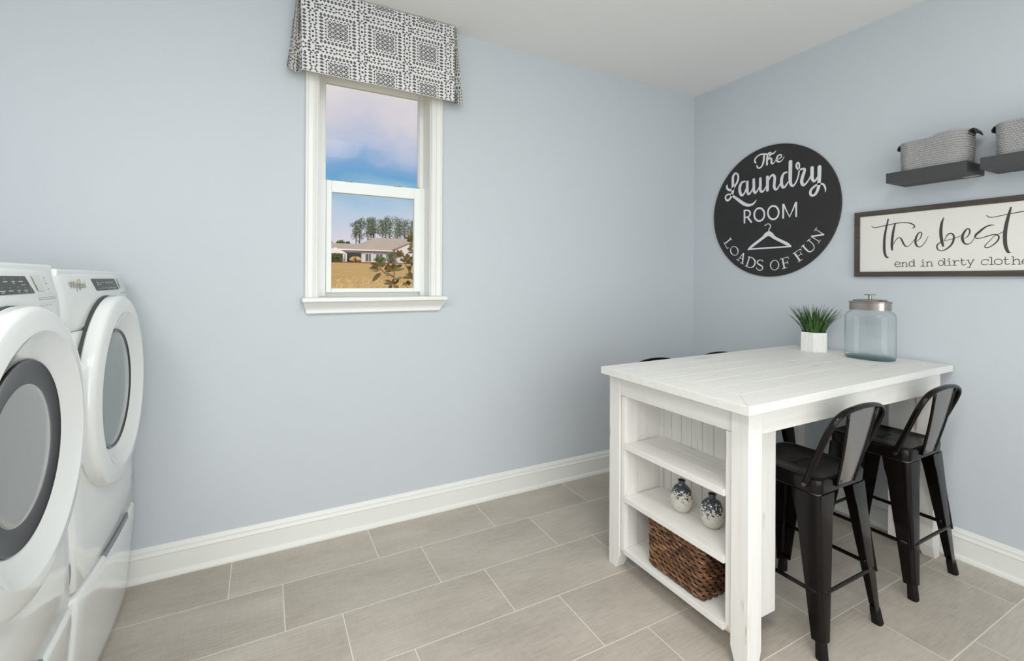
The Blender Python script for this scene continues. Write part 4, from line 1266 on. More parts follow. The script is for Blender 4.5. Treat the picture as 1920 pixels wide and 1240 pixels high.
def rr_path(hx, hy, r, n=8):
    pts = []
    for cx, cy_, a0 in ((hx - r, hy - r, 0), (-hx + r, hy - r, 90), (-hx + r, -hy + r, 180), (hx - r, -hy + r, 270)):
        for i in range(n + 1):
            a = math.radians(a0 + 90 * i / n)
            pts.append((cx + r * math.cos(a), cy_ + r * math.sin(a)))
    # resample evenly
    L = [0]
    P = pts + [pts[0]]
    for a, b in zip(P, P[1:]):
        L.append(L[-1] + math.dist(a, b))
    return P, L


def at_len(P, L, s):
    s = s % L[-1]
    for i in range(len(L) - 1):
        if s <= L[i + 1]:
            f = (s - L[i]) / max(L[i + 1] - L[i], 1e-9)
            return (P[i][0] + (P[i + 1][0] - P[i][0]) * f, P[i][1] + (P[i + 1][1] - P[i][1]) * f)
    return P[0]


def rope_basket(name, label, loc):
    """coiled rope tub: long side along Y"""
    t = thing(name, label, 'basket', loc, group='grey rope baskets on the floating shelves')
    m = MB()
    rows = 14
    rr = .0054
    H = .140
    P, L = rr_path(.073, .122, .045)
    N = 380
    rings = []
    for k in range(rows):
        zc = rr + k * (H - 2 * rr) / (rows - 1)
        grow = .965 + .035 * (k / (rows - 1)) ** .6
        for a in (-86, -60, -30, 0, 30, 60, 86):
            ring = []
            for i in range(N):
                s = L[-1] * i / N
                x, y = at_len(P, L, s)
                lift = 0.0
                # the rim rises over the handle at the right end
                yn = y / .122
                lift = .013 * (1 / (1 + math.exp((yn + .12) * 14))) * (k / (rows - 1)) ** 4
                tw = .0011 * math.sin(s / .0105 * 2 * math.pi + k * math.pi + abs(math.radians(a)) * 1.6)
                d = math.cos(math.radians(a)) * rr + tw
                nx, ny = x * grow, y * grow
                l = math.hypot(nx, ny)
                ring.append((nx + nx / l * d, ny + ny / l * d, zc + math.sin(math.radians(a)) * rr + lift))
            rings.append(ring)
    # fold inside to give the wall thickness
    top = rings[-1]
    inner = [(x * .93, y * .95, z) for x, y, z in top]
    low = [(x * .88, y * .92, .012) for x, y, z in rings[0]]
    rings += [inner, low]
    m.loft(rings, True, True)
    build('body', m, 'rope_grey', t, smooth=80)
    for sy in (-1, 1):
        m = MB()
        # leather tab folded over the rim and curling outwards
        prof = [(.103, .108), (.117, .118), (.124, .131), (.131, .146), (.138, .149), (.147, .139), (.151, .124)] if sy < 0 else [(.105, .120), (.118, .128), (.126, .136), (.134, .133), (.140, .122), (.138, .110)]
        rings = []
        for (yy, zz) in prof:
            rings.append([(-.035, sy * yy, zz), (-.012, sy * yy, zz + .003), (.012, sy * yy, zz + .003), (.035, sy * yy, zz)])
        m.loft(rings, False, False)
        build('handle', m, 'black_leather', t, smooth=True, solid=.004)
    return t


b1 = rope_basket('rope_basket', 'grey coiled rope basket with black tabs on the left shelf', (2.812, 1.015, 1.8462))
dup(b1, (2.812, .675, 1.8462), label='grey rope basket on the right shelf, cut off by the photo edge')

# ------------------------------------------------------------------ counter table with bookcase end
tab = thing('counter_table', 'white painted counter-height wooden table with open shelves at its near end', 'table', (2.10, 1.34, 0))
q_top = [(1.343, .947), (2.900, .980), (2.9035, 1.735), (1.362, 1.700)]
m = MB()


def lerp2(a, b, f):
    return (a[0] + (b[0] - a[0]) * f, a[1] + (b[1] - a[1]) * f)


def on_top(u, v):
    """u along the length, v across; 0-1"""
    return lerp2(lerp2(q_top[0], q_top[1], u), lerp2(q_top[3], q_top[2], u), v)


TZ0, TZ1 = .883, .914


def plank(u0, u1, v0, v1, skew0=0.0, skew1=0.0):
    a, b, c, d = on_top(u0, v0), on_top(u1, v0), on_top(u1 - skew1, v1), on_top(u0 + skew0, v1)
    m.hexa([(a[0], a[1], TZ0), (b[0], b[1], TZ0), (c[0], c[1], TZ0), (d[0], d[1], TZ0)],
           [(a[0], a[1], TZ1), (b[0], b[1], TZ1), (c[0], c[1], TZ1), (d[0], d[1], TZ1)])


BW = .115          # breadboard border
bu = BW / 1.56
bv = BW / .76
g = .0012 / .76
# mitred border boards and the field of long planks
for poly in ([(0, 0), (1, 0), (1 - bu, bv), (bu, bv)], [(0, 1), (bu, 1 - bv), (1 - bu, 1 - bv), (1, 1)], [(0, 0), (bu, bv), (bu, 1 - bv), (0, 1)], [(1, 0), (1, 1), (1 - bu, 1 - bv), (1 - bu, bv)]):
    pts = [on_top(*p) for p in poly]
    cxm = sum(p[0] for p in pts) / 4; cym = sum(p[1] for p in pts) / 4
    pts = [(p[0] + (cxm - p[0]) * .0008, p[1] + (cym - p[1]) * .0022) for p in pts]
    ar = sum(pts[i][0] * pts[(i + 1) % 4][1] - pts[(i + 1) % 4][0] * pts[i][1] for i in range(4))
    if ar < 0:
        pts.reverse()
    m.hexa([(p[0], p[1], TZ0) for p in pts], [(p[0], p[1], TZ1) for p in pts])
NP = 5
for k in range(NP):
    v0 = bv + (1 - 2 * bv) * k / NP + g
    v1 = bv + (1 - 2 * bv) * (k + 1) / NP - g
    plank(bu + .0006, 1 - bu - .0006, v0, v1)
wpart('table_top', m, 'painted_top', tab, bevel=.0016)
m = MB()
a, b, c, d = on_top(.01, .02), on_top(.99, .02), on_top(.99, .98), on_top(.01, .98)
m.hexa([(p[0], p[1], TZ0 - .001) for p in (a, b, c, d)], [(p[0], p[1], TZ0 + .018) for p in (a, b, c, d)])
wpart('under_board', m, 'painted_top', tab)


def leg(x0, x1, y0, y1, cx, cy_):
    """square post, tapered at the foot on the two inner sides (towards cx, cy_)"""
    m = MB()
    t = .020
    def ring(z, k):
        X0, X1, Y0, Y1 = x0, x1, y0, y1
        if cx > x1: X1 -= t * k
        else: X0 += t * k
        if cy_ > y1: Y1 -= t * k
        else: Y0 += t * k
        return [(X0, Y0, z), (X1, Y0, z), (X1, Y1, z), (X0, Y1, z)]
    m.loft([ring(0, 1), ring(.062, 0), ring(.8815, 0)])
    return wpart('leg', m, 'painted_wood_z', tab, bevel=.003)


leg(1.412, 1.482, .992, 1.060, 2, 1.3)
leg(1.418, 1.488, 1.634, 1.704, 2, 1.3)
leg(2.776, 2.846, 1.008, 1.076, 2, 1.3)
leg(2.776, 2.846, 1.636, 1.706, 2, 1.3)
for (x0, x1, y0, y1, mat) in ((1.483, 2.775, 1.000, 1.022, 'painted_wood_x'), (1.489, 2.775, 1.678, 1.700, 'painted_wood_x'), (1.420, 1.442, 1.061, 1.633, 'painted_wood_y'), (2.818, 2.840, 1.077, 1.635, 'painted_wood_y')):
    m = MB(); m.box(x0, x1, y0, y1, .790 if x0 < 2.5 and x1 > 1.5 else .791, .8815)
    wpart('apron', m, mat, tab, bevel=.0015)
# bookcase end
BX0, BX1 = 1.424, 1.672
for (y0, y1) in ((1.066, 1.090), (1.606, 1.630)):
    m = MB()
    m.box(BX0, BX1, y0, y1, .090, .788)
    wpart('side_panel', m, 'painted_wood_z', tab, bevel=.003)
# inner cheek boards along the side panels
m = MB(); m.box(BX0 + .012, 1.496, 1.5995, 1.6055, .114, .788)
wpart('cheek_board', m, 'painted_wood_z', tab, bevel=.001)
m = MB()
nb = 9
for k in range(nb):
    y0 = 1.091 + (1.605 - 1.091) * k / nb
    y1 = 1.091 + (1.605 - 1.091) * (k + 1) / nb
    m.box(1.650, 1.668, y0 + .0012, y1 - .0012, .092, .788)
m.box(1.660, 1.671, 1.091, 1.605, .092, .788)
wpart('back_panel', m, 'painted_wood_z', tab, bevel=.0015)
m = MB(); m.box(1.636, 1.6495, 1.590, 1.6055, .114, .788)
wpart('corner_bead', m, 'painted_wood_z', tab, bevel=.001)
SHZ = (.581, .346, .113)
for z in SHZ:
    m = MB()
    yy0, yy1 = 1.0905, 1.5990
    if z < .2:
        yy0, yy1 = 1.0905, 1.6055
    for (xa, xb) in ((1.416, 1.500), (1.501, 1.570), (1.571, 1.6495)):
        m.box(xa, xb, yy0, yy1, z - .024, z)
    wpart('shelf', m, 'painted_wood_y', tab, bevel=.0015)
m = MB(); m.box(2.780, 2.802, 1.0765, 1.190, .02, .789)
wpart('end_panel', m, 'painted_wood_z', tab, bevel=.002)

# ------------------------------------------------------------------ bar stools (local: seat front towards +Y, back at -Y)
def stool(label, loc, rz):
    t = thing('bar_stool', label, 'stool', loc, rz, group='black metal counter stools')
    SH = .600
    # seat pan: rounded square with rolled-down skirt
    m = MB()
    def rsq(h, r, z, sag=0.0):
        P, L = rr_path(h, h, r, 6)
        return [(x, y, z) for x, y in P[:-1]]
    rings = [rsq(.150, .030, SH - .058), rsq(.1575, .032, SH - .052), rsq(.160, .034, SH - .015), rsq(.158, .036, SH - .005), rsq(.152, .038, SH), rsq(.142, .04, SH - .001),
             rsq(.132, .04, SH - .006), rsq(.06, .04, SH - .007)]
    m.loft(rings, True, False)
    n = len(rings[-1])
    m.add(rings[-1], [tuple(range(n))])
    build('seat', m, 'gunmetal', t, smooth=40)
    # X-shaped finger hole: flat black patch on the seat, its inner shade painted
    m = MB()
    m.add([(-.045, -.012, SH - .0062), (.0, -.005, SH - .0062), (.045, -.012, SH - .0062), (.05, 0, SH - .0062), (.045, .012, SH - .0062), (.0, .005, SH - .0062), (-.045, .012, SH - .0062), (-.05, 0, SH - .0062)],
          [(0, 1, 2, 3, 4, 5, 6, 7)])
    build('finger_hole_shade', m, 'hole_shade_black', t)
    # legs: folded sheet, two tapering flanges meeting in a rounded corner
    for sx in (-1, 1):
        for sy in (-1, 1):
            m = MB()
            rings = []
            for z, f in ((SH - .056, 0), (SH - .10, .08), (.46, .24), (.30, .5), (.155, .745), (.055, .905)):
                a = .158 + (.199 - .158) * (1 - z / .56)
                wd = .098 * (1 - f) + .034 * f
                th = .0045
                rc = .016
                out = [(a - wd, a)]
                for i in range(5):
                    an = math.radians(90 - 22.5 * i)
                    out.append((a - rc + rc * math.cos(an), a - rc + rc * math.sin(an)))
                out.append((a, a - wd))
                inn = [(a - th, a - wd)]
                for i in range(5):
                    an = math.radians(22.5 * i)
                    inn.append((a - rc + (rc - th) * math.cos(an), a - rc + (rc - th) * math.sin(an)))
                inn.append((a - wd, a - th))
                rings.append([(sx * x, sy * y, z) for x, y in out + inn])
            m.loft(rings)
            # pressed rib down the corner
            m.tube([(sx * (.166 - .012), sy * (.166 - .012), .44), (sx * .1815, sy * .1815, .20)], [.010, .006], 8)
            lg = build('leg', m, 'gunmetal', t, smooth=40)
            m = MB()
            rings = []
            for z, a, wd in ((.062, .1945, .030), (.045, .197, .032), (.004, .2035, .034), (.0, .2025, .033)):
                P, L = rr_path(wd / 2, wd / 2, .010, 4)
                rings.append([(sx * (a - wd / 2 + x), sy * (a - wd / 2 + y), z) for x, y in P[:-1]])
            m.loft(rings)
            build('rubber_foot', m, 'rubber_black', lg, smooth=40)
    # four footrest bars between the legs
    zb = .215
    for k in range(4):
        e = .178
        p = [(-.165, e), (-.13, e + .002), (.13, e + .002), (.165, e)]
        ca, sa = math.cos(k * math.pi / 2), math.sin(k * math.pi / 2)
        m = MB()
        m.tube([(x * ca - y * sa, x * sa + y * ca, zb) for x, y in p], [.010, .0085, .0085, .010], 8, flat=.6)
        build('footrest_bar', m, 'gunmetal', t, smooth=True)
    # back hoop: flat tube from the seat sides up and backwards
    half = [(.160, -.110, SH - .030), (.163, -.124, SH + .010), (.166, -.150, SH + .075), (.170, -.176, SH + .140), (.170, -.196, SH + .190), (.158, -.210, SH + .226), (.128, -.218, SH + .249),
            (.085, -.222, SH + .260), (.035, -.224, SH + .2645), (0, -.224, SH + .2655)]
    pts = [(-x, y, z) for x, y, z in half] + [(x, y, z) for x, y, z in reversed(half[:-1])]
    pts = spline(pts, 4)
    m = MB()
    m.tube(pts, .0115, 10, flat=.62, up=(0, 1, 0))
    hp = build('back_hoop', m, 'gunmetal', t, smooth=True)
    for sx in (-1, 1):
        m = MB(); m.lathe([(.0005, .006), (.007, .005), (.0085, .001), (.0085, -.004)], 12, 'X', (0, 0, 0))
        m.xf(lambda x, y, z: (sx * (x + .168), y - .112, z + SH - .026))
        build('bolt', m, 'bolt_steel', hp, smooth=40)
    # splat: tapered sheet with rolled edges
    m = MB()
    rings = []
    for i in range(9):
        f = i / 8
        z = SH - .028 + f * (.286)
        y = -.163 - .058 * f - .004 * math.sin(f * math.pi)
        hw = .056 + .037 * f
        ring = []
        for j in range(9):
            s = -1 + 2 * j / 8
            ring.append((s * hw, y - .007 * (1 - s * s), z))
        for j in range(8, -1, -1):
            s = -1 + 2 * j / 8
            ring.append((s * hw, y - .007 * (1 - s * s) + .0025, z))
        rings.append(ring)
    m.loft(rings)
    sp = build('back_splat', m, 'gunmetal_splat', t, smooth=40)
    for sx in (-1, 1):
        m = MB()
        m.tube([(sx * (.056 + .037 * f), -.163 - .058 * f - .004 * math.sin(f * math.pi), SH - .034 + f * .29) for f in [i / 8 for i in range(9)]], .0058, 8)
        build('splat_rim', m, 'gunmetal', sp, smooth=True)
        m = MB(); m.lathe([(.0005, -.006), (.006, -.005), (.0075, -.001), (.0075, .004)], 12, 'Y', (0, 0, 0))
        m.xf(lambda x, y, z: (x + sx * .036, y - .166, z + SH - .018))
        build('bolt', m, 'bolt_steel', sp, smooth=40)
    return t


st = stool('black metal stool nearest the bookcase end, its back to the room', (1.895, 1.108, 0), 0)
dup(st, (2.552, 1.108, 0), 0, 'black metal stool beside the sign wall on the near side of the table')
dup(st, (1.945, 1.725, 0), math.pi, 'black stool tucked under the far side, taller back arc above the tabletop edge')
dup(st, (2.455, 1.722, 0), math.pi, 'black stool under the far side nearer the wall corner, only a sliver of back showing')

# ------------------------------------------------------------------ things on the table and shelves
def potted_grass(loc):
    t = thing('potted_grass', 'small green grass plant in a white ridged hexagonal pot on the table', 'plant', loc)
    m = MB()
    def hexr(r, z):
        return [(r * math.cos(math.radians(29 + 60 * k)), r * math.sin(math.radians(29 + 60 * k)), z) for k in range(6)]
    NR = 22
    rp = random.Random(8)
    jit = [[rp.uniform(-.0011, .0011) for _ in range(NR * 6)] for _ in range(4)]

    def ridged(r, z, k=None, mixf=0.0):
        c = hexr(r, z)
        o = []
        for i in range(6):
            for j in range(NR):
                a, b = c[i], c[(i + 1) % 6]
                f = j / NR
                x, y = a[0] + (b[0] - a[0]) * f, a[1] + (b[1] - a[1]) * f
                q = 0 if k is None else jit[k][i * NR + j] * (1 - mixf) + jit[(k + 1) % 4][i * NR + j] * mixf
                if j < 1:
                    q -= .0022
                l = math.hypot(x, y)
                o.append((x * (1 + q / l), y * (1 + q / l), z))
        return o
    rings = [ridged(.0705, 0), ridged(.0715, .003, 0)]
    for i in range(1, 12):
        z = .003 + .102 * i / 11
        rings.append(ridged(.0715, z, min(2, i // 4), (i % 4) / 4))
    rings += [ridged(.0705, .1075), ridged(.068, .108), ridged(.066, .090)]
    m.loft(rings, True, False)
    m.add(rings[0], [tuple(range(len(rings[0])))])
    build('pot', m, 'pot_white', t)
    m = MB(); m.add(hexr(.0655, .094), [tuple(range(6))])
    build('soil', m, 'soil', t)
    random.seed(11)
    m = MB()
    for k in range(170):
        a = random.uniform(0, 2 * math.pi)
        r0 = .05 * math.sqrt(random.random())
        lean = (r0 / .05) * random.uniform(.5, 1.0) + random.uniform(0, .15)
        Lg = random.uniform(.10, .182)
        bx, by = r0 * math.cos(a), r0 * math.sin(a)
        w0 = random.uniform(.0035, .0055)
        pa = a + random.uniform(-.4, .4)
        dx, dy = math.cos(pa), math.sin(pa)
        tx, ty = -dy, dx
        n = 6
        vs = []
        x, y, z = bx, by, .094
        ang = .25 * lean
        for i in range(n + 1):
            w = w0 * (1 - (i / n) ** 1.6) + .0002
            vs += [(x + tx * w, y + ty * w, z), (x + dx * .0012, y + dy * .0012, z - w * .35), (x - tx * w, y - ty * w, z)]
            ang += (.72 * lean + .05) / n
            x += dx * math.sin(ang) * Lg / n
            y += dy * math.sin(ang) * Lg / n
            z += math.cos(ang) * Lg / n
        fs = []
        for i in range(n):
            b = 3 * i
            fs += [(b, b + 1, b + 4, b + 3), (b + 1, b + 2, b + 5, b + 4)]
        m.add(vs, fs)
    build('grass_blades', m, 'leaf_green', t, smooth=True, recalc=False)
    return t


potted_grass((2.754, 1.538, .9142))


def glass_jar(loc):
    t = thing('glass_jar', 'large empty oval glass jar with brushed steel lid on the table', 'jar', loc)
    m = MB()
    a, b = .074, .1075     # half depth (X) and half length (Y)

    def ring(s, z, d=0.0, n=64):
        o = []
        for i in range(n):
            th = 2 * math.pi * i / n
            c, sn = math.cos(th), math.sin(th)
            e = .80
            o.append(((a * s - d) * math.copysign(abs(c) ** e, c), (b * s - d) * math.copysign(abs(sn) ** e, sn), z))
        return o
    outer = [(.10, .010), (.80, .009), (.90, .0), (.96, .003), (.99, .010), (1.0, .020), (1.0, .205), (.99, .219), (.95, .231), (.88, .239), (.80, .244), (.76, .249), (.76, .262)]
    m.loft([ring(s, z) for s, z in outer], True, False)
    m.loft([ring(s, z) for s, z in ((.90, .0006), (.955, .004), (.97, .013), (.90, .0155), (.1, .015))], True, True, 1)
    build('jar_body', m, ['jar_glass', 'jar_base_glass'], t, smooth=50)
    m = MB()
    lid = [(.79, .250), (.82, .250), (.82, .286), (.86, .288), (.86, .2915), (.80, .2945), (.72, .2955), (.66, .302), (.45, .305), (.2, .306)]
    m.loft([ring(s, z) for s, z in lid], True, True)
    ld = build('lid', m, 'brushed_steel', t, smooth=30)
    m = MB()
    m.lathe([(.008, .305), (.008, .324), (.012, .3255), (.024, .3265), (.0245, .329), (.02, .3305), (.001, .331)], 32)
    build('knob', m, 'brushed_steel', ld, smooth=30)
    return t


glass_jar((2.735, 1.252, .9142))


def vase(label, loc, rz):
    m = MB()
    prof = [(.001, .0), (.022, .0), (.026, .002), (.036, .014), (.0425, .032), (.045, .050), (.0445, .066), (.040, .084), (.031, .099), (.021, .1075), (.0145, .111), (.0135, .114),
            (.0135, .121), (.0155, .1255), (.0155, .128), (.0125, .128), (.011, .120), (.011, .110)]
    m.lathe(prof, 56)
    o = build('bud_vase', m, 'speckled_glaze', None, smooth=60, loc=loc)
    o.rotation_euler = (0, 0, rz)
    return tag(o, label, 'vase', 'speckled bud vases on the middle shelf')


va = vase('left egg-shaped bud vase with dark speckled glaze on the middle shelf', (1.545, 1.392, .3462), .4)
vb = va.copy(); COL.objects.link(vb)
vb.location = (1.552, 1.247, .3462)
vb.rotation_euler = (0, 0, 2.6)
vb['label'] = 'right egg-shaped bud vase, the one nearer the front table leg'


def wicker_basket(loc):
    """local: front at x = 0 looking to -X, width along Y"""
    t = thing('wicker_basket', 'brown woven wicker basket on the bottom shelf of the white table', 'basket', loc)
    hx, hy = .098, .141
    P, L = rr_path(hx, hy, .022)
    H = .198
    m = MB()
    # inner shell
    rings = []
    for z, s in ((.002, .94), (.006, .955), (H - .004, .975), (H - .004, .90), (.012, .88)):
        rings.append([(at_len(P, L, L[-1] * i / 60)[0] * s, at_len(P, L, L[-1] * i / 60)[1] * s, z) for i in range(60)])
    m.loft(rings, True, True, 3)
    random.seed(3)
    rows = 11
    sp = .0300
    nst = int(L[-1] / sp)
    sp = L[-1] / nst
    for k in range(rows):
        zc = .0135 + k * (H - .0275) / (rows - 1)
        for j in range(nst):
            s0 = (j + (.5 if k % 2 else 0)) * sp
            for strand in range(2):
                pts = []
                jit = random.uniform(-.0012, .0012)
                zo = (strand - .5) * .0062
                for i in range(7):
                    f = i / 6
                    s = s0 - .006 + f * (sp * 1.42)
                    x, y = at_len(P, L, s)
                    nx, ny = x / hx, y / hy
                    # outward direction
                    x2, y2 = at_len(P, L, s + .002)
                    dx, dy = x2 - x, y2 - y
                    l = math.hypot(dx, dy) or 1e-9
                    ox, oy = dy / l, -dx / l
                    bulge = math.sin(math.pi * f) * .0125 - .0065
                    grow = .97 + .03 * zc / H
                    pts.append((x * grow + ox * bulge, y * grow + oy * bulge, zc + zo + jit - (f - .5) * .0120))
                r = random.uniform(.0030, .0038)
                m.tube(pts, [r * .7, r, r, r, r, r, r * .7], 6, random.choice((0, 0, 1, 1, 2)))
    build('woven_body', m, ['wicker', 'wicker_dark', 'wicker_light', 'wicker_core'], t, smooth=True, recalc=False)
    m = MB()
    N = 150
    for ph in (0, 2.1, 4.2):
        pts = []
        for i in range(N + 1):
            s = L[-1] * i / N
            x, y = at_len(P, L, s)
            x2, y2 = at_len(P, L, s + .002)
            dx, dy = x2 - x, y2 - y
            l = math.hypot(dx, dy) or 1e-9
            ox, oy = dy / l, -dx / l
            a = s / .028 * 2 * math.pi + ph
            pts.append((x + ox * (.003 * math.cos(a)), y + oy * (.003 * math.cos(a)), H - .004 + .004 * math.sin(a)))
        m.tube(pts, .0042, 6, {0: 0, 2.1: 1, 4.2: 2}[ph], cap=False)
    build('rim', m, ['wicker', 'wicker_dark', 'wicker_light'], t, smooth=True, recalc=False)
    return t


wicker_basket((1.536, 1.334, .1135))

# ------------------------------------------------------------------ outside, seen through the window
def ground_z(y):
    return -.2 + .0508 * (y - 3.0)


m = MB()
ys = [2.80, 6, 12, 25, 50, 92, 150, 300]
rows = [[(-80, y, ground_z(y)), (-20, y, ground_z(y)), (20, y, ground_z(y)), (60, y, ground_z(y)), (160, y, ground_z(y))] for y in ys]
vs = [p for r in rows for p in r]
m.add(vs, [(j * 5 + i, j * 5 + i + 1, j * 5 + i + 6, j * 5 + i + 5) for j in range(len(ys) - 1) for i in range(4)])
structure(build('lawn', m, 'lawn'))

HY = 92.0
GZ = ground_z(HY)
house = thing('house', 'white single-storey house with tan hip roof and dark screened porch across the lawn', 'house', (18.5, HY + 4, GZ))
m = MB()
m.box(2, 22.3, HY, HY + 12, GZ - .6, 6.75)
wpart('wall', m, 'house_wall', house)
# gabled block on the right
m = MB()
gx0, gx1, gp, gz0, gz1 = 22.3, 34.0, 28.15, 7.0, 9.75
m.loft([[(gx0, y, GZ - .6), (gx1, y, GZ - .6), (gx1, y, gz0), (gp, y, gz1), (gx0, y, gz0)] for y in (HY - 1.0, HY + 11)])
wpart('gable_wall', m, 'house_wall', house)
m = MB()
e = .18
for (xa, za, xb, zb) in ((gx0 - .5, gz0 - .18, gp, gz1 + .06), (gp, gz1 + .06, gx1 + .5, gz0 - .18)):
    m.hexa([(xa, HY - 1.3, za), (xb, HY - 1.3, zb), (xb, HY + 11.2, zb), (xa, HY + 11.2, za)], [(xa, HY - 1.3, za + e), (xb, HY - 1.3, zb + e), (xb, HY + 11.2, zb + e), (xa, HY + 11.2, za + e)])
wpart('gable_roof', m, 'house_roof', house)
# main hip roof
m = MB()
ez = 6.78
rz = 9.72
b = [(13.6, HY - .6, ez), (24.5, HY - .6, ez), (30.0, HY + 12.6, ez), (13.6, HY + 12.6, ez)]
r1, r2 = (19.75, HY + 6, rz), (28.2, HY + 6, rz)
m.add(b + [r1, r2], [(0, 1, 5, 4), (1, 2, 5), (2, 3, 4, 5), (3, 0, 4), (0, 3, 2, 1)])
# wing roof
w0 = [(0.5, HY - .6, 6.62), (17.0, HY - .6, 6.62), (17.0, HY + 8, 6.62), (0.5, HY + 8, 6.62)]
m.add(w0 + [(2.5, HY + 3.6, 8.10), (17.0, HY + 3.6, 8.12)], [(0, 1, 5, 4), (1, 2, 5), (2, 3, 4, 5), (3, 0, 4), (0, 3, 2, 1)])
wpart('roof', m, 'house_roof', house)
m = MB()
m.box(2, 24.3, HY - .75, HY - .6, 6.58, 6.80)
m.box(18.05, 18.2, HY - .2, HY - .01, GZ, 6.6)
wpart('fascia', m, 'house_trim', house)
# little porch gable with columns on the left
m = MB()
for y0, y1 in ((HY - 2.2, HY),):
    m.loft([[(8.6, y, 5.85), (12.9, y, 5.85), (12.9, y, 6.05), (10.75 + .45, y, 6.95), (8.6, y, 6.05)] for y in (y0, y1)])
for x in (8.8, 12.6, 13.05):
    m.box(x - .12, x + .12, HY - 2.1, HY - 1.85, GZ - .3, 5.9)
wpart('porch', m, 'house_trim', house)
m = MB(); m.box(8.9, 12.5, HY - .12, HY - .02, GZ, 5.8)
wpart('porch_opening', m, 'house_screen', house)
m = MB()
x0, x1 = 13.4, 16.05
m.box(x0, x1, HY - .16, HY - .02, GZ, 6.35)
scr = wpart('porch_screen', m, 'house_screen', house)
m = MB()
for k in range(8):
    xx = x0 + (x1 - x0) * k / 8
    wv = (x1 - x0) / 8
    m.loft([[(xx, y, 6.5), (xx, y, 6.32), (xx + wv * .25, y, 6.22), (xx + wv * .75, y, 6.22), (xx + wv, y, 6.32), (xx + wv, y, 6.5)] for y in (HY - .24, HY - .18)])
wpart('awning_edge', m, 'house_trim', house)
for (a, c, z0, z1) in ((16.85, 17.40, 4.65, 6.05), (17.52, 17.85, 4.65, 6.05), (18.85, 19.40, 5.3, 6.05), (19.52, 20.05, 5.3, 6.05)):
    m = MB(); m.box(a - .07, c + .07, HY - .10, HY - .01, z0 - .07, z1 + .07)
    fr = wpart('window', m, 'house_trim', house)
    m = MB(); m.box(a, c, HY - .13, HY - .105, z0, z1)
    wpart('pane', m, 'house_glass', fr)


def leaf_cloud(m, c, r, n, size, rnd, flat=1.0, mi=0):
    """n small leaf faces spread in an ellipsoid"""
    for k in range(n):
        while True:
            p = Vector((rnd.uniform(-1, 1), rnd.uniform(-1, 1), rnd.uniform(-1, 1)))
            if p.length <= 1:
                break
        q = Vector((c[0] + p.x * r[0], c[1] + p.y * r[1], c[2] + p.z * r[2]))
        a = Vector((rnd.uniform(-1, 1), rnd.uniform(-1, 1), rnd.uniform(-1, 1) * flat)).normalized()
        b = a.orthogonal().normalized()
        s = size * rnd.uniform(.6, 1.4)
        m.add([q - a * s, q + b * s * .5, q + a * s, q - b * s * .5], [(0, 1, 2, 3)], mi)


rnd = random.Random(21)
bed = MB(); bed.hexa([(1, HY - 4.2, ground_z(HY - 4.2) - .1), (33, HY - 4.2, ground_z(HY - 4.2) - .1), (33, HY - 1.05, ground_z(HY - 1.05) - .1), (1, HY - 1.05, ground_z(HY - 1.05) - .1)],
                     [(1, HY - 4.2, ground_z(HY - 4.2) + .12), (33, HY - 4.2, ground_z(HY - 4.2) + .12), (33, HY - 1.05, ground_z(HY - 1.05) + .14), (1, HY - 1.05, ground_z(HY - 1.05) + .14)])
structure(build('mulch_bed', bed, 'mulch'))


def bush(name, label, x, y, rx, h, mat, n, size):
    z = ground_z(y) + .1
    t = thing(name, label, 'bush', (x, y, z))
    m = MB()
    leaf_cloud(m, (0, 0, h * .52), (rx, rx * .8, h * .52), n, size, rnd)
    build('foliage', m, mat, t, recalc=False)
    m = MB()
    for k in range(5):
        a = k * 1.3
        m.tube([(0.05 * math.cos(a), .05 * math.sin(a), -.05), (rx * .5 * math.cos(a), rx * .4 * math.sin(a), h * .7)], [.03, .012], 5)
    build('stem', m, 'pine_bark', t)
    return t


bush('round_bush', 'round green bush before the porch at the left of the window view', 11.3, HY - 2.9, 1.15, 1.55, 'bush_green', 420, .16)
bush('spiky_bush', 'bright green spiky bush below the pair of far house windows', 19.2, HY - 2.0, 1.15, 1.15, 'bush_green', 380, .17)
bush('sage_bush', 'tall grey-green bush against the far white house wall', 21.2, HY - 2.2, 1.0, 2.1, 'bush_sage', 520, .15)
t = thing('pampas_clump', 'pale dry grass clump in front of the screened porch', 'grass', (14.6, HY - 2.8, ground_z(HY - 2.8) + .1))
m = MB()
for k in range(240):
    a = rnd.uniform(0, 6.283); l = rnd.uniform(.7, 1.25); s = rnd.uniform(.1, 1.0)
    w = .035
    m.add([(math.cos(a) * .1 - w, math.sin(a) * .1, 0), (math.cos(a) * .1 + w, math.sin(a) * .1, 0), (math.cos(a) * s * .7, math.sin(a) * s * .6, l * (1 - .2 * s)), (math.cos(a) * s * 1.15, math.sin(a) * s, l * (.85 - .4 * s))], [(0, 1, 2), (0, 2, 3)])
build('blades', m, 'dry_grass', t, recalc=False)

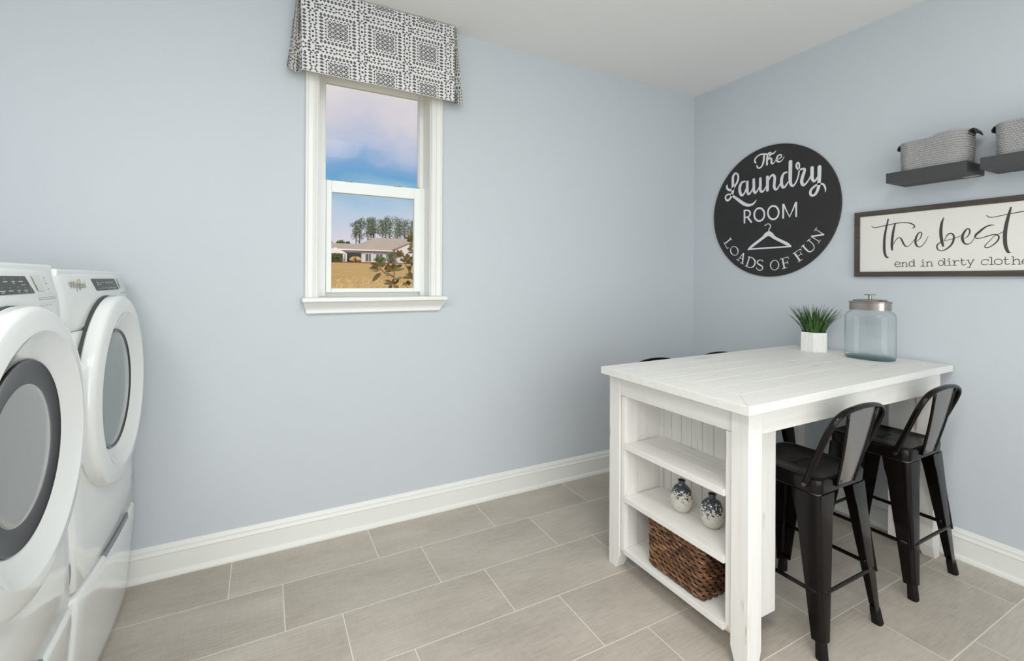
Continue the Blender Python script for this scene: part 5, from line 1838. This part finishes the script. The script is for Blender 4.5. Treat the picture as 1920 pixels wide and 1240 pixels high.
# pine grove behind the house
PINES = [(22.9, 140, 17.8, 1.1), (25.0, 145, 18.9, 1.2), (25.8, 137, 18.2, 1.2), (28.2, 142, 19.0, 1.2), (29.5, 148, 19.6, 1.3), (29.6, 136, 18.0, 1.1), (31.8, 141, 18.9, 1.3),
         (34.2, 147, 20.2, 1.5), (33.9, 136, 18.8, 1.4), (36.0, 141, 18.6, 1.3), (38.8, 146, 19.4, 1.5), (38.4, 136, 18.4, 1.4), (41.0, 140, 19.2, 1.5), (43.6, 146, 19.6, 1.5)]
for i, (x, y, top, s) in enumerate(PINES):
    z = ground_z(y)
    lab = 'tall thin pine in the grove behind the far house'
    t = thing('pine_tree', lab, 'tree', (x, y, z), group='pines behind the house')
    H = top - z
    m = MB()
    m.tube([(0, 0, -.2), (rnd.uniform(-.15, .15), 0, H * .5), (rnd.uniform(-.2, .2), 0, H * .97)], [.20, .15, .05], 6)
    build('trunk', m, 'pine_bark', t)
    m = MB()
    for k in range(15):
        f = k / 14
        zz = H * (.46 + .54 * f)
        rr_ = s * (1.15 if .3 < f < .9 else .75) * rnd.uniform(.7, 1.15)
        if f < .35 and rnd.random() < .45:
            continue
        a = rnd.uniform(0, 6.283)
        d = s * rnd.uniform(.1, .9)
        leaf_cloud(m, (math.cos(a) * d, math.sin(a) * d, zz), (rr_ * 1.1, rr_ * .8, .62 * s), 72 if f > .3 else 34, .20, rnd)
    build('crown', m, 'pine_leaf', t, recalc=False)
for i, (x, top, r) in enumerate(((15.6, 12.0, 1.6), (18.9, 12.3, 1.3), (20.9, 11.9, .6))):
    z = ground_z(140)
    t = thing('round_tree', 'low round-topped tree peeping over the left wing of the far house', 'tree', (x, 141, z), group='round trees over the house wing')
    m = MB()
    leaf_cloud(m, (0, 0, top - z - r * .7), (r, r, r * .75), 420, .24, rnd)
    build('crown', m, 'bush_green', t, recalc=False)
    m = MB(); m.tube([(0, 0, -.2), (0, 0, top - z - r)], [.2, .12], 6)
    build('trunk', m, 'pine_bark', t)

# bed of tall dry grass outside the window
m = MB()
for k in range(2600):
    x = rnd.uniform(-.2, 3.6); y = rnd.uniform(5.6, 9.0)
    z = ground_z(y)
    top = 1.19 + rnd.uniform(-.20, .07) - (y - 7) * .018
    l = top - z
    a = rnd.uniform(0, 6.283); s = rnd.uniform(.05, .3)
    w = rnd.uniform(.004, .008)
    p = [(x, y, z), (x + math.cos(a) * s * .25, y + math.sin(a) * s * .25, z + l * .6), (x + math.cos(a) * s, y + math.sin(a) * s, z + l)]
    m.add([(p[0][0] - w, p[0][1], p[0][2]), (p[0][0] + w, p[0][1], p[0][2]), (p[1][0] + w, p[1][1], p[1][2]), (p[1][0] - w, p[1][1], p[1][2]), p[2]], [(0, 1, 2, 3), (3, 2, 4)])
for k in range(150):
    x = rnd.uniform(.3, 2.6); y = rnd.uniform(5.8, 8.6)
    z = 1.19 + rnd.uniform(-.05, .05) + max(0, (.20 - abs(x - 1.15) * .3)) * rnd.random() * .75
    a = rnd.uniform(0, 6.283)
    pts = [(x, y, z - .12), (x + .01 * math.cos(a), y, z - .03), (x + .045 * math.cos(a), y, z + .005), (x + .085 * math.cos(a), y, z - .02)]
    m.tube(pts, [.002, .004, .010, .002], 5, 1)
o = build('tall_dry_grass', m, ['dry_grass', 'plume'], None, recalc=False)
tag(o, 'pale dry ornamental grass growing just outside the window', 'grass', kind='stuff')

# magnolia shrub close to the window
MY = 5.5
mag = thing('magnolia_shrub', 'magnolia branches with brown-green leaves at the lower right of the window', 'shrub', (1.60, MY, ground_z(MY)))


def mpt(cx, cy_, dy=0.0):
    """crop coordinates of the sketch (7.75 units per picture point) -> place on the shrub"""
    px, py = 600 + cx / 7.75, 400 + cy_ / 7.75
    y = MY + dy
    x = (1.079 + (px - 697) * .00624) * y / MY
    z = 1.312 + (524.8 + (960 - px) * .005 - py) * .00618 * y / MY
    return Vector((x, y, z))


stems = [[(1080, 1600, 0), (1075, 1090, 0), (1068, 950, 0), (1075, 850, 0), (1068, 790, 0)], [(1068, 950, 0), (1000, 915, .05), (930, 890, .08), (870, 830, .1), (850, 790, .1)],
         [(1420, 1700, .1), (1370, 1000, .05), (1300, 880, 0), (1235, 745, 0), (1165, 655, 0)], [(1300, 880, 0), (1330, 760, .1), (1350, 620, .15), (1375, 420, .15), (1370, 330, .1)],
         [(1130, 1500, -.1), (1110, 1180, -.1), (1060, 1060, -.1)], [(1370, 1000, .05), (1320, 960, -.05), (1240, 955, -.1)], [(1400, 1500, 0), (1290, 1150, -.1), (1250, 1060, -.1)]]
m = MB()
for k, s in enumerate(stems):
    pts = [mpt(*p) for p in s]
    if k in (0, 2):
        pts = [Vector((1.5 if k == 0 else 1.7, MY, ground_z(MY) - .03))] + pts
    r = [.010 - .006 * i / (len(pts) - 1) for i in range(len(pts))]
    m.tube([tuple(p) for p in pts], r, 6)
wpart('branches', m, 'magnolia_stem', mag, smooth=True)


def leaf(m, base, d, up, L, W):
    d = d.normalized()
    s = d.cross(up)
    s = s.normalized() if s.length > 1e-4 else Vector((1, 0, 0))
    nrm = s.cross(d).normalized()
    n = 6
    vs = []
    for i in range(n + 1):
        f = i / n
        w = W * math.sin(math.pi * min(1, f * .96 + .02)) ** .75
        c = base + d * (L * f) - nrm * (L * .18 * f * f)
        vs += [tuple(c + s * w + nrm * w * .3), tuple(c), tuple(c - s * w + nrm * w * .3)]
    fs = []
    for i in range(n):
        b_ = 3 * i
        fs += [(b_, b_ + 1, b_ + 4, b_ + 3), (b_ + 1, b_ + 2, b_ + 5, b_ + 4)]
    m.add(vs, fs)


# (root x, root y, tip x, tip y) in the sketch
LV = [(850, 800, 750, 760), (850, 800, 830, 730), (855, 800, 915, 715), (880, 810, 945, 740), (845, 825, 730, 820), (870, 850, 750, 860), (935, 850, 995, 765), (885, 895, 765, 1005), (930, 915, 1010, 915),
      (1068, 830, 1000, 790), (1070, 820, 1060, 755), (1075, 840, 1110, 775), (1075, 850, 1180, 765), (1080, 860, 1215, 810), (1065, 870, 985, 800), (1060, 850, 945, 860),
      (1065, 985, 1170, 955), (1060, 980, 1050, 1050), (1055, 1050, 960, 995), (1060, 1060, 950, 1040), (1065, 1060, 1140, 1000), (1050, 1080, 1000, 1110), (1080, 1080, 1140, 1110),
      (1150, 640, 1065, 580), (1155, 640, 1120, 560), (1160, 650, 1180, 550), (1165, 650, 1205, 600), (1140, 660, 1055, 670), (1160, 650, 1090, 640),
      (1235, 720, 1200, 610), (1240, 720, 1300, 620), (1245, 730, 1345, 650), (1235, 725, 1170, 690), (1250, 740, 1310, 740), (1255, 745, 1340, 700), (1240, 690, 1265, 600),
      (1300, 850, 1270, 800), (1290, 830, 1310, 780), (1330, 930, 1250, 895), (1330, 960, 1210, 950), (1335, 950, 1310, 880), (1345, 950, 1365, 890), (1340, 940, 1290, 935),
      (1250, 1050, 1210, 1060), (1255, 1050, 1320, 1040), (1250, 1045, 1280, 1010), (1360, 560, 1270, 525), (1360, 570, 1290, 580), (1355, 480, 1295, 500), (1370, 470, 1310, 460), (1375, 400, 1270, 400),
      (1370, 390, 1250, 360), (1370, 370, 1280, 330), (1375, 340, 1310, 290), (1380, 330, 1370, 270), (1385, 420, 1430, 380), (1390, 560, 1440, 540), (1360, 750, 1400, 700), (1340, 780, 1320, 700)]
m = MB()
rl = random.Random(4)
for (a, b_, c, d) in LV:
    dy = rl.uniform(-.05, .10)
    p = mpt(a, b_, dy)
    q = mpt(c, d, dy + rl.uniform(-.06, .03))
    v = q - p
    leaf(m, p, v, Vector((rl.uniform(-.6, .6), -1, rl.uniform(-.2, .8))), v.length * 1.08, rl.uniform(.020, .027))
wpart('leaves', m, 'magnolia_leaf', mag, smooth=True, recalc=False)
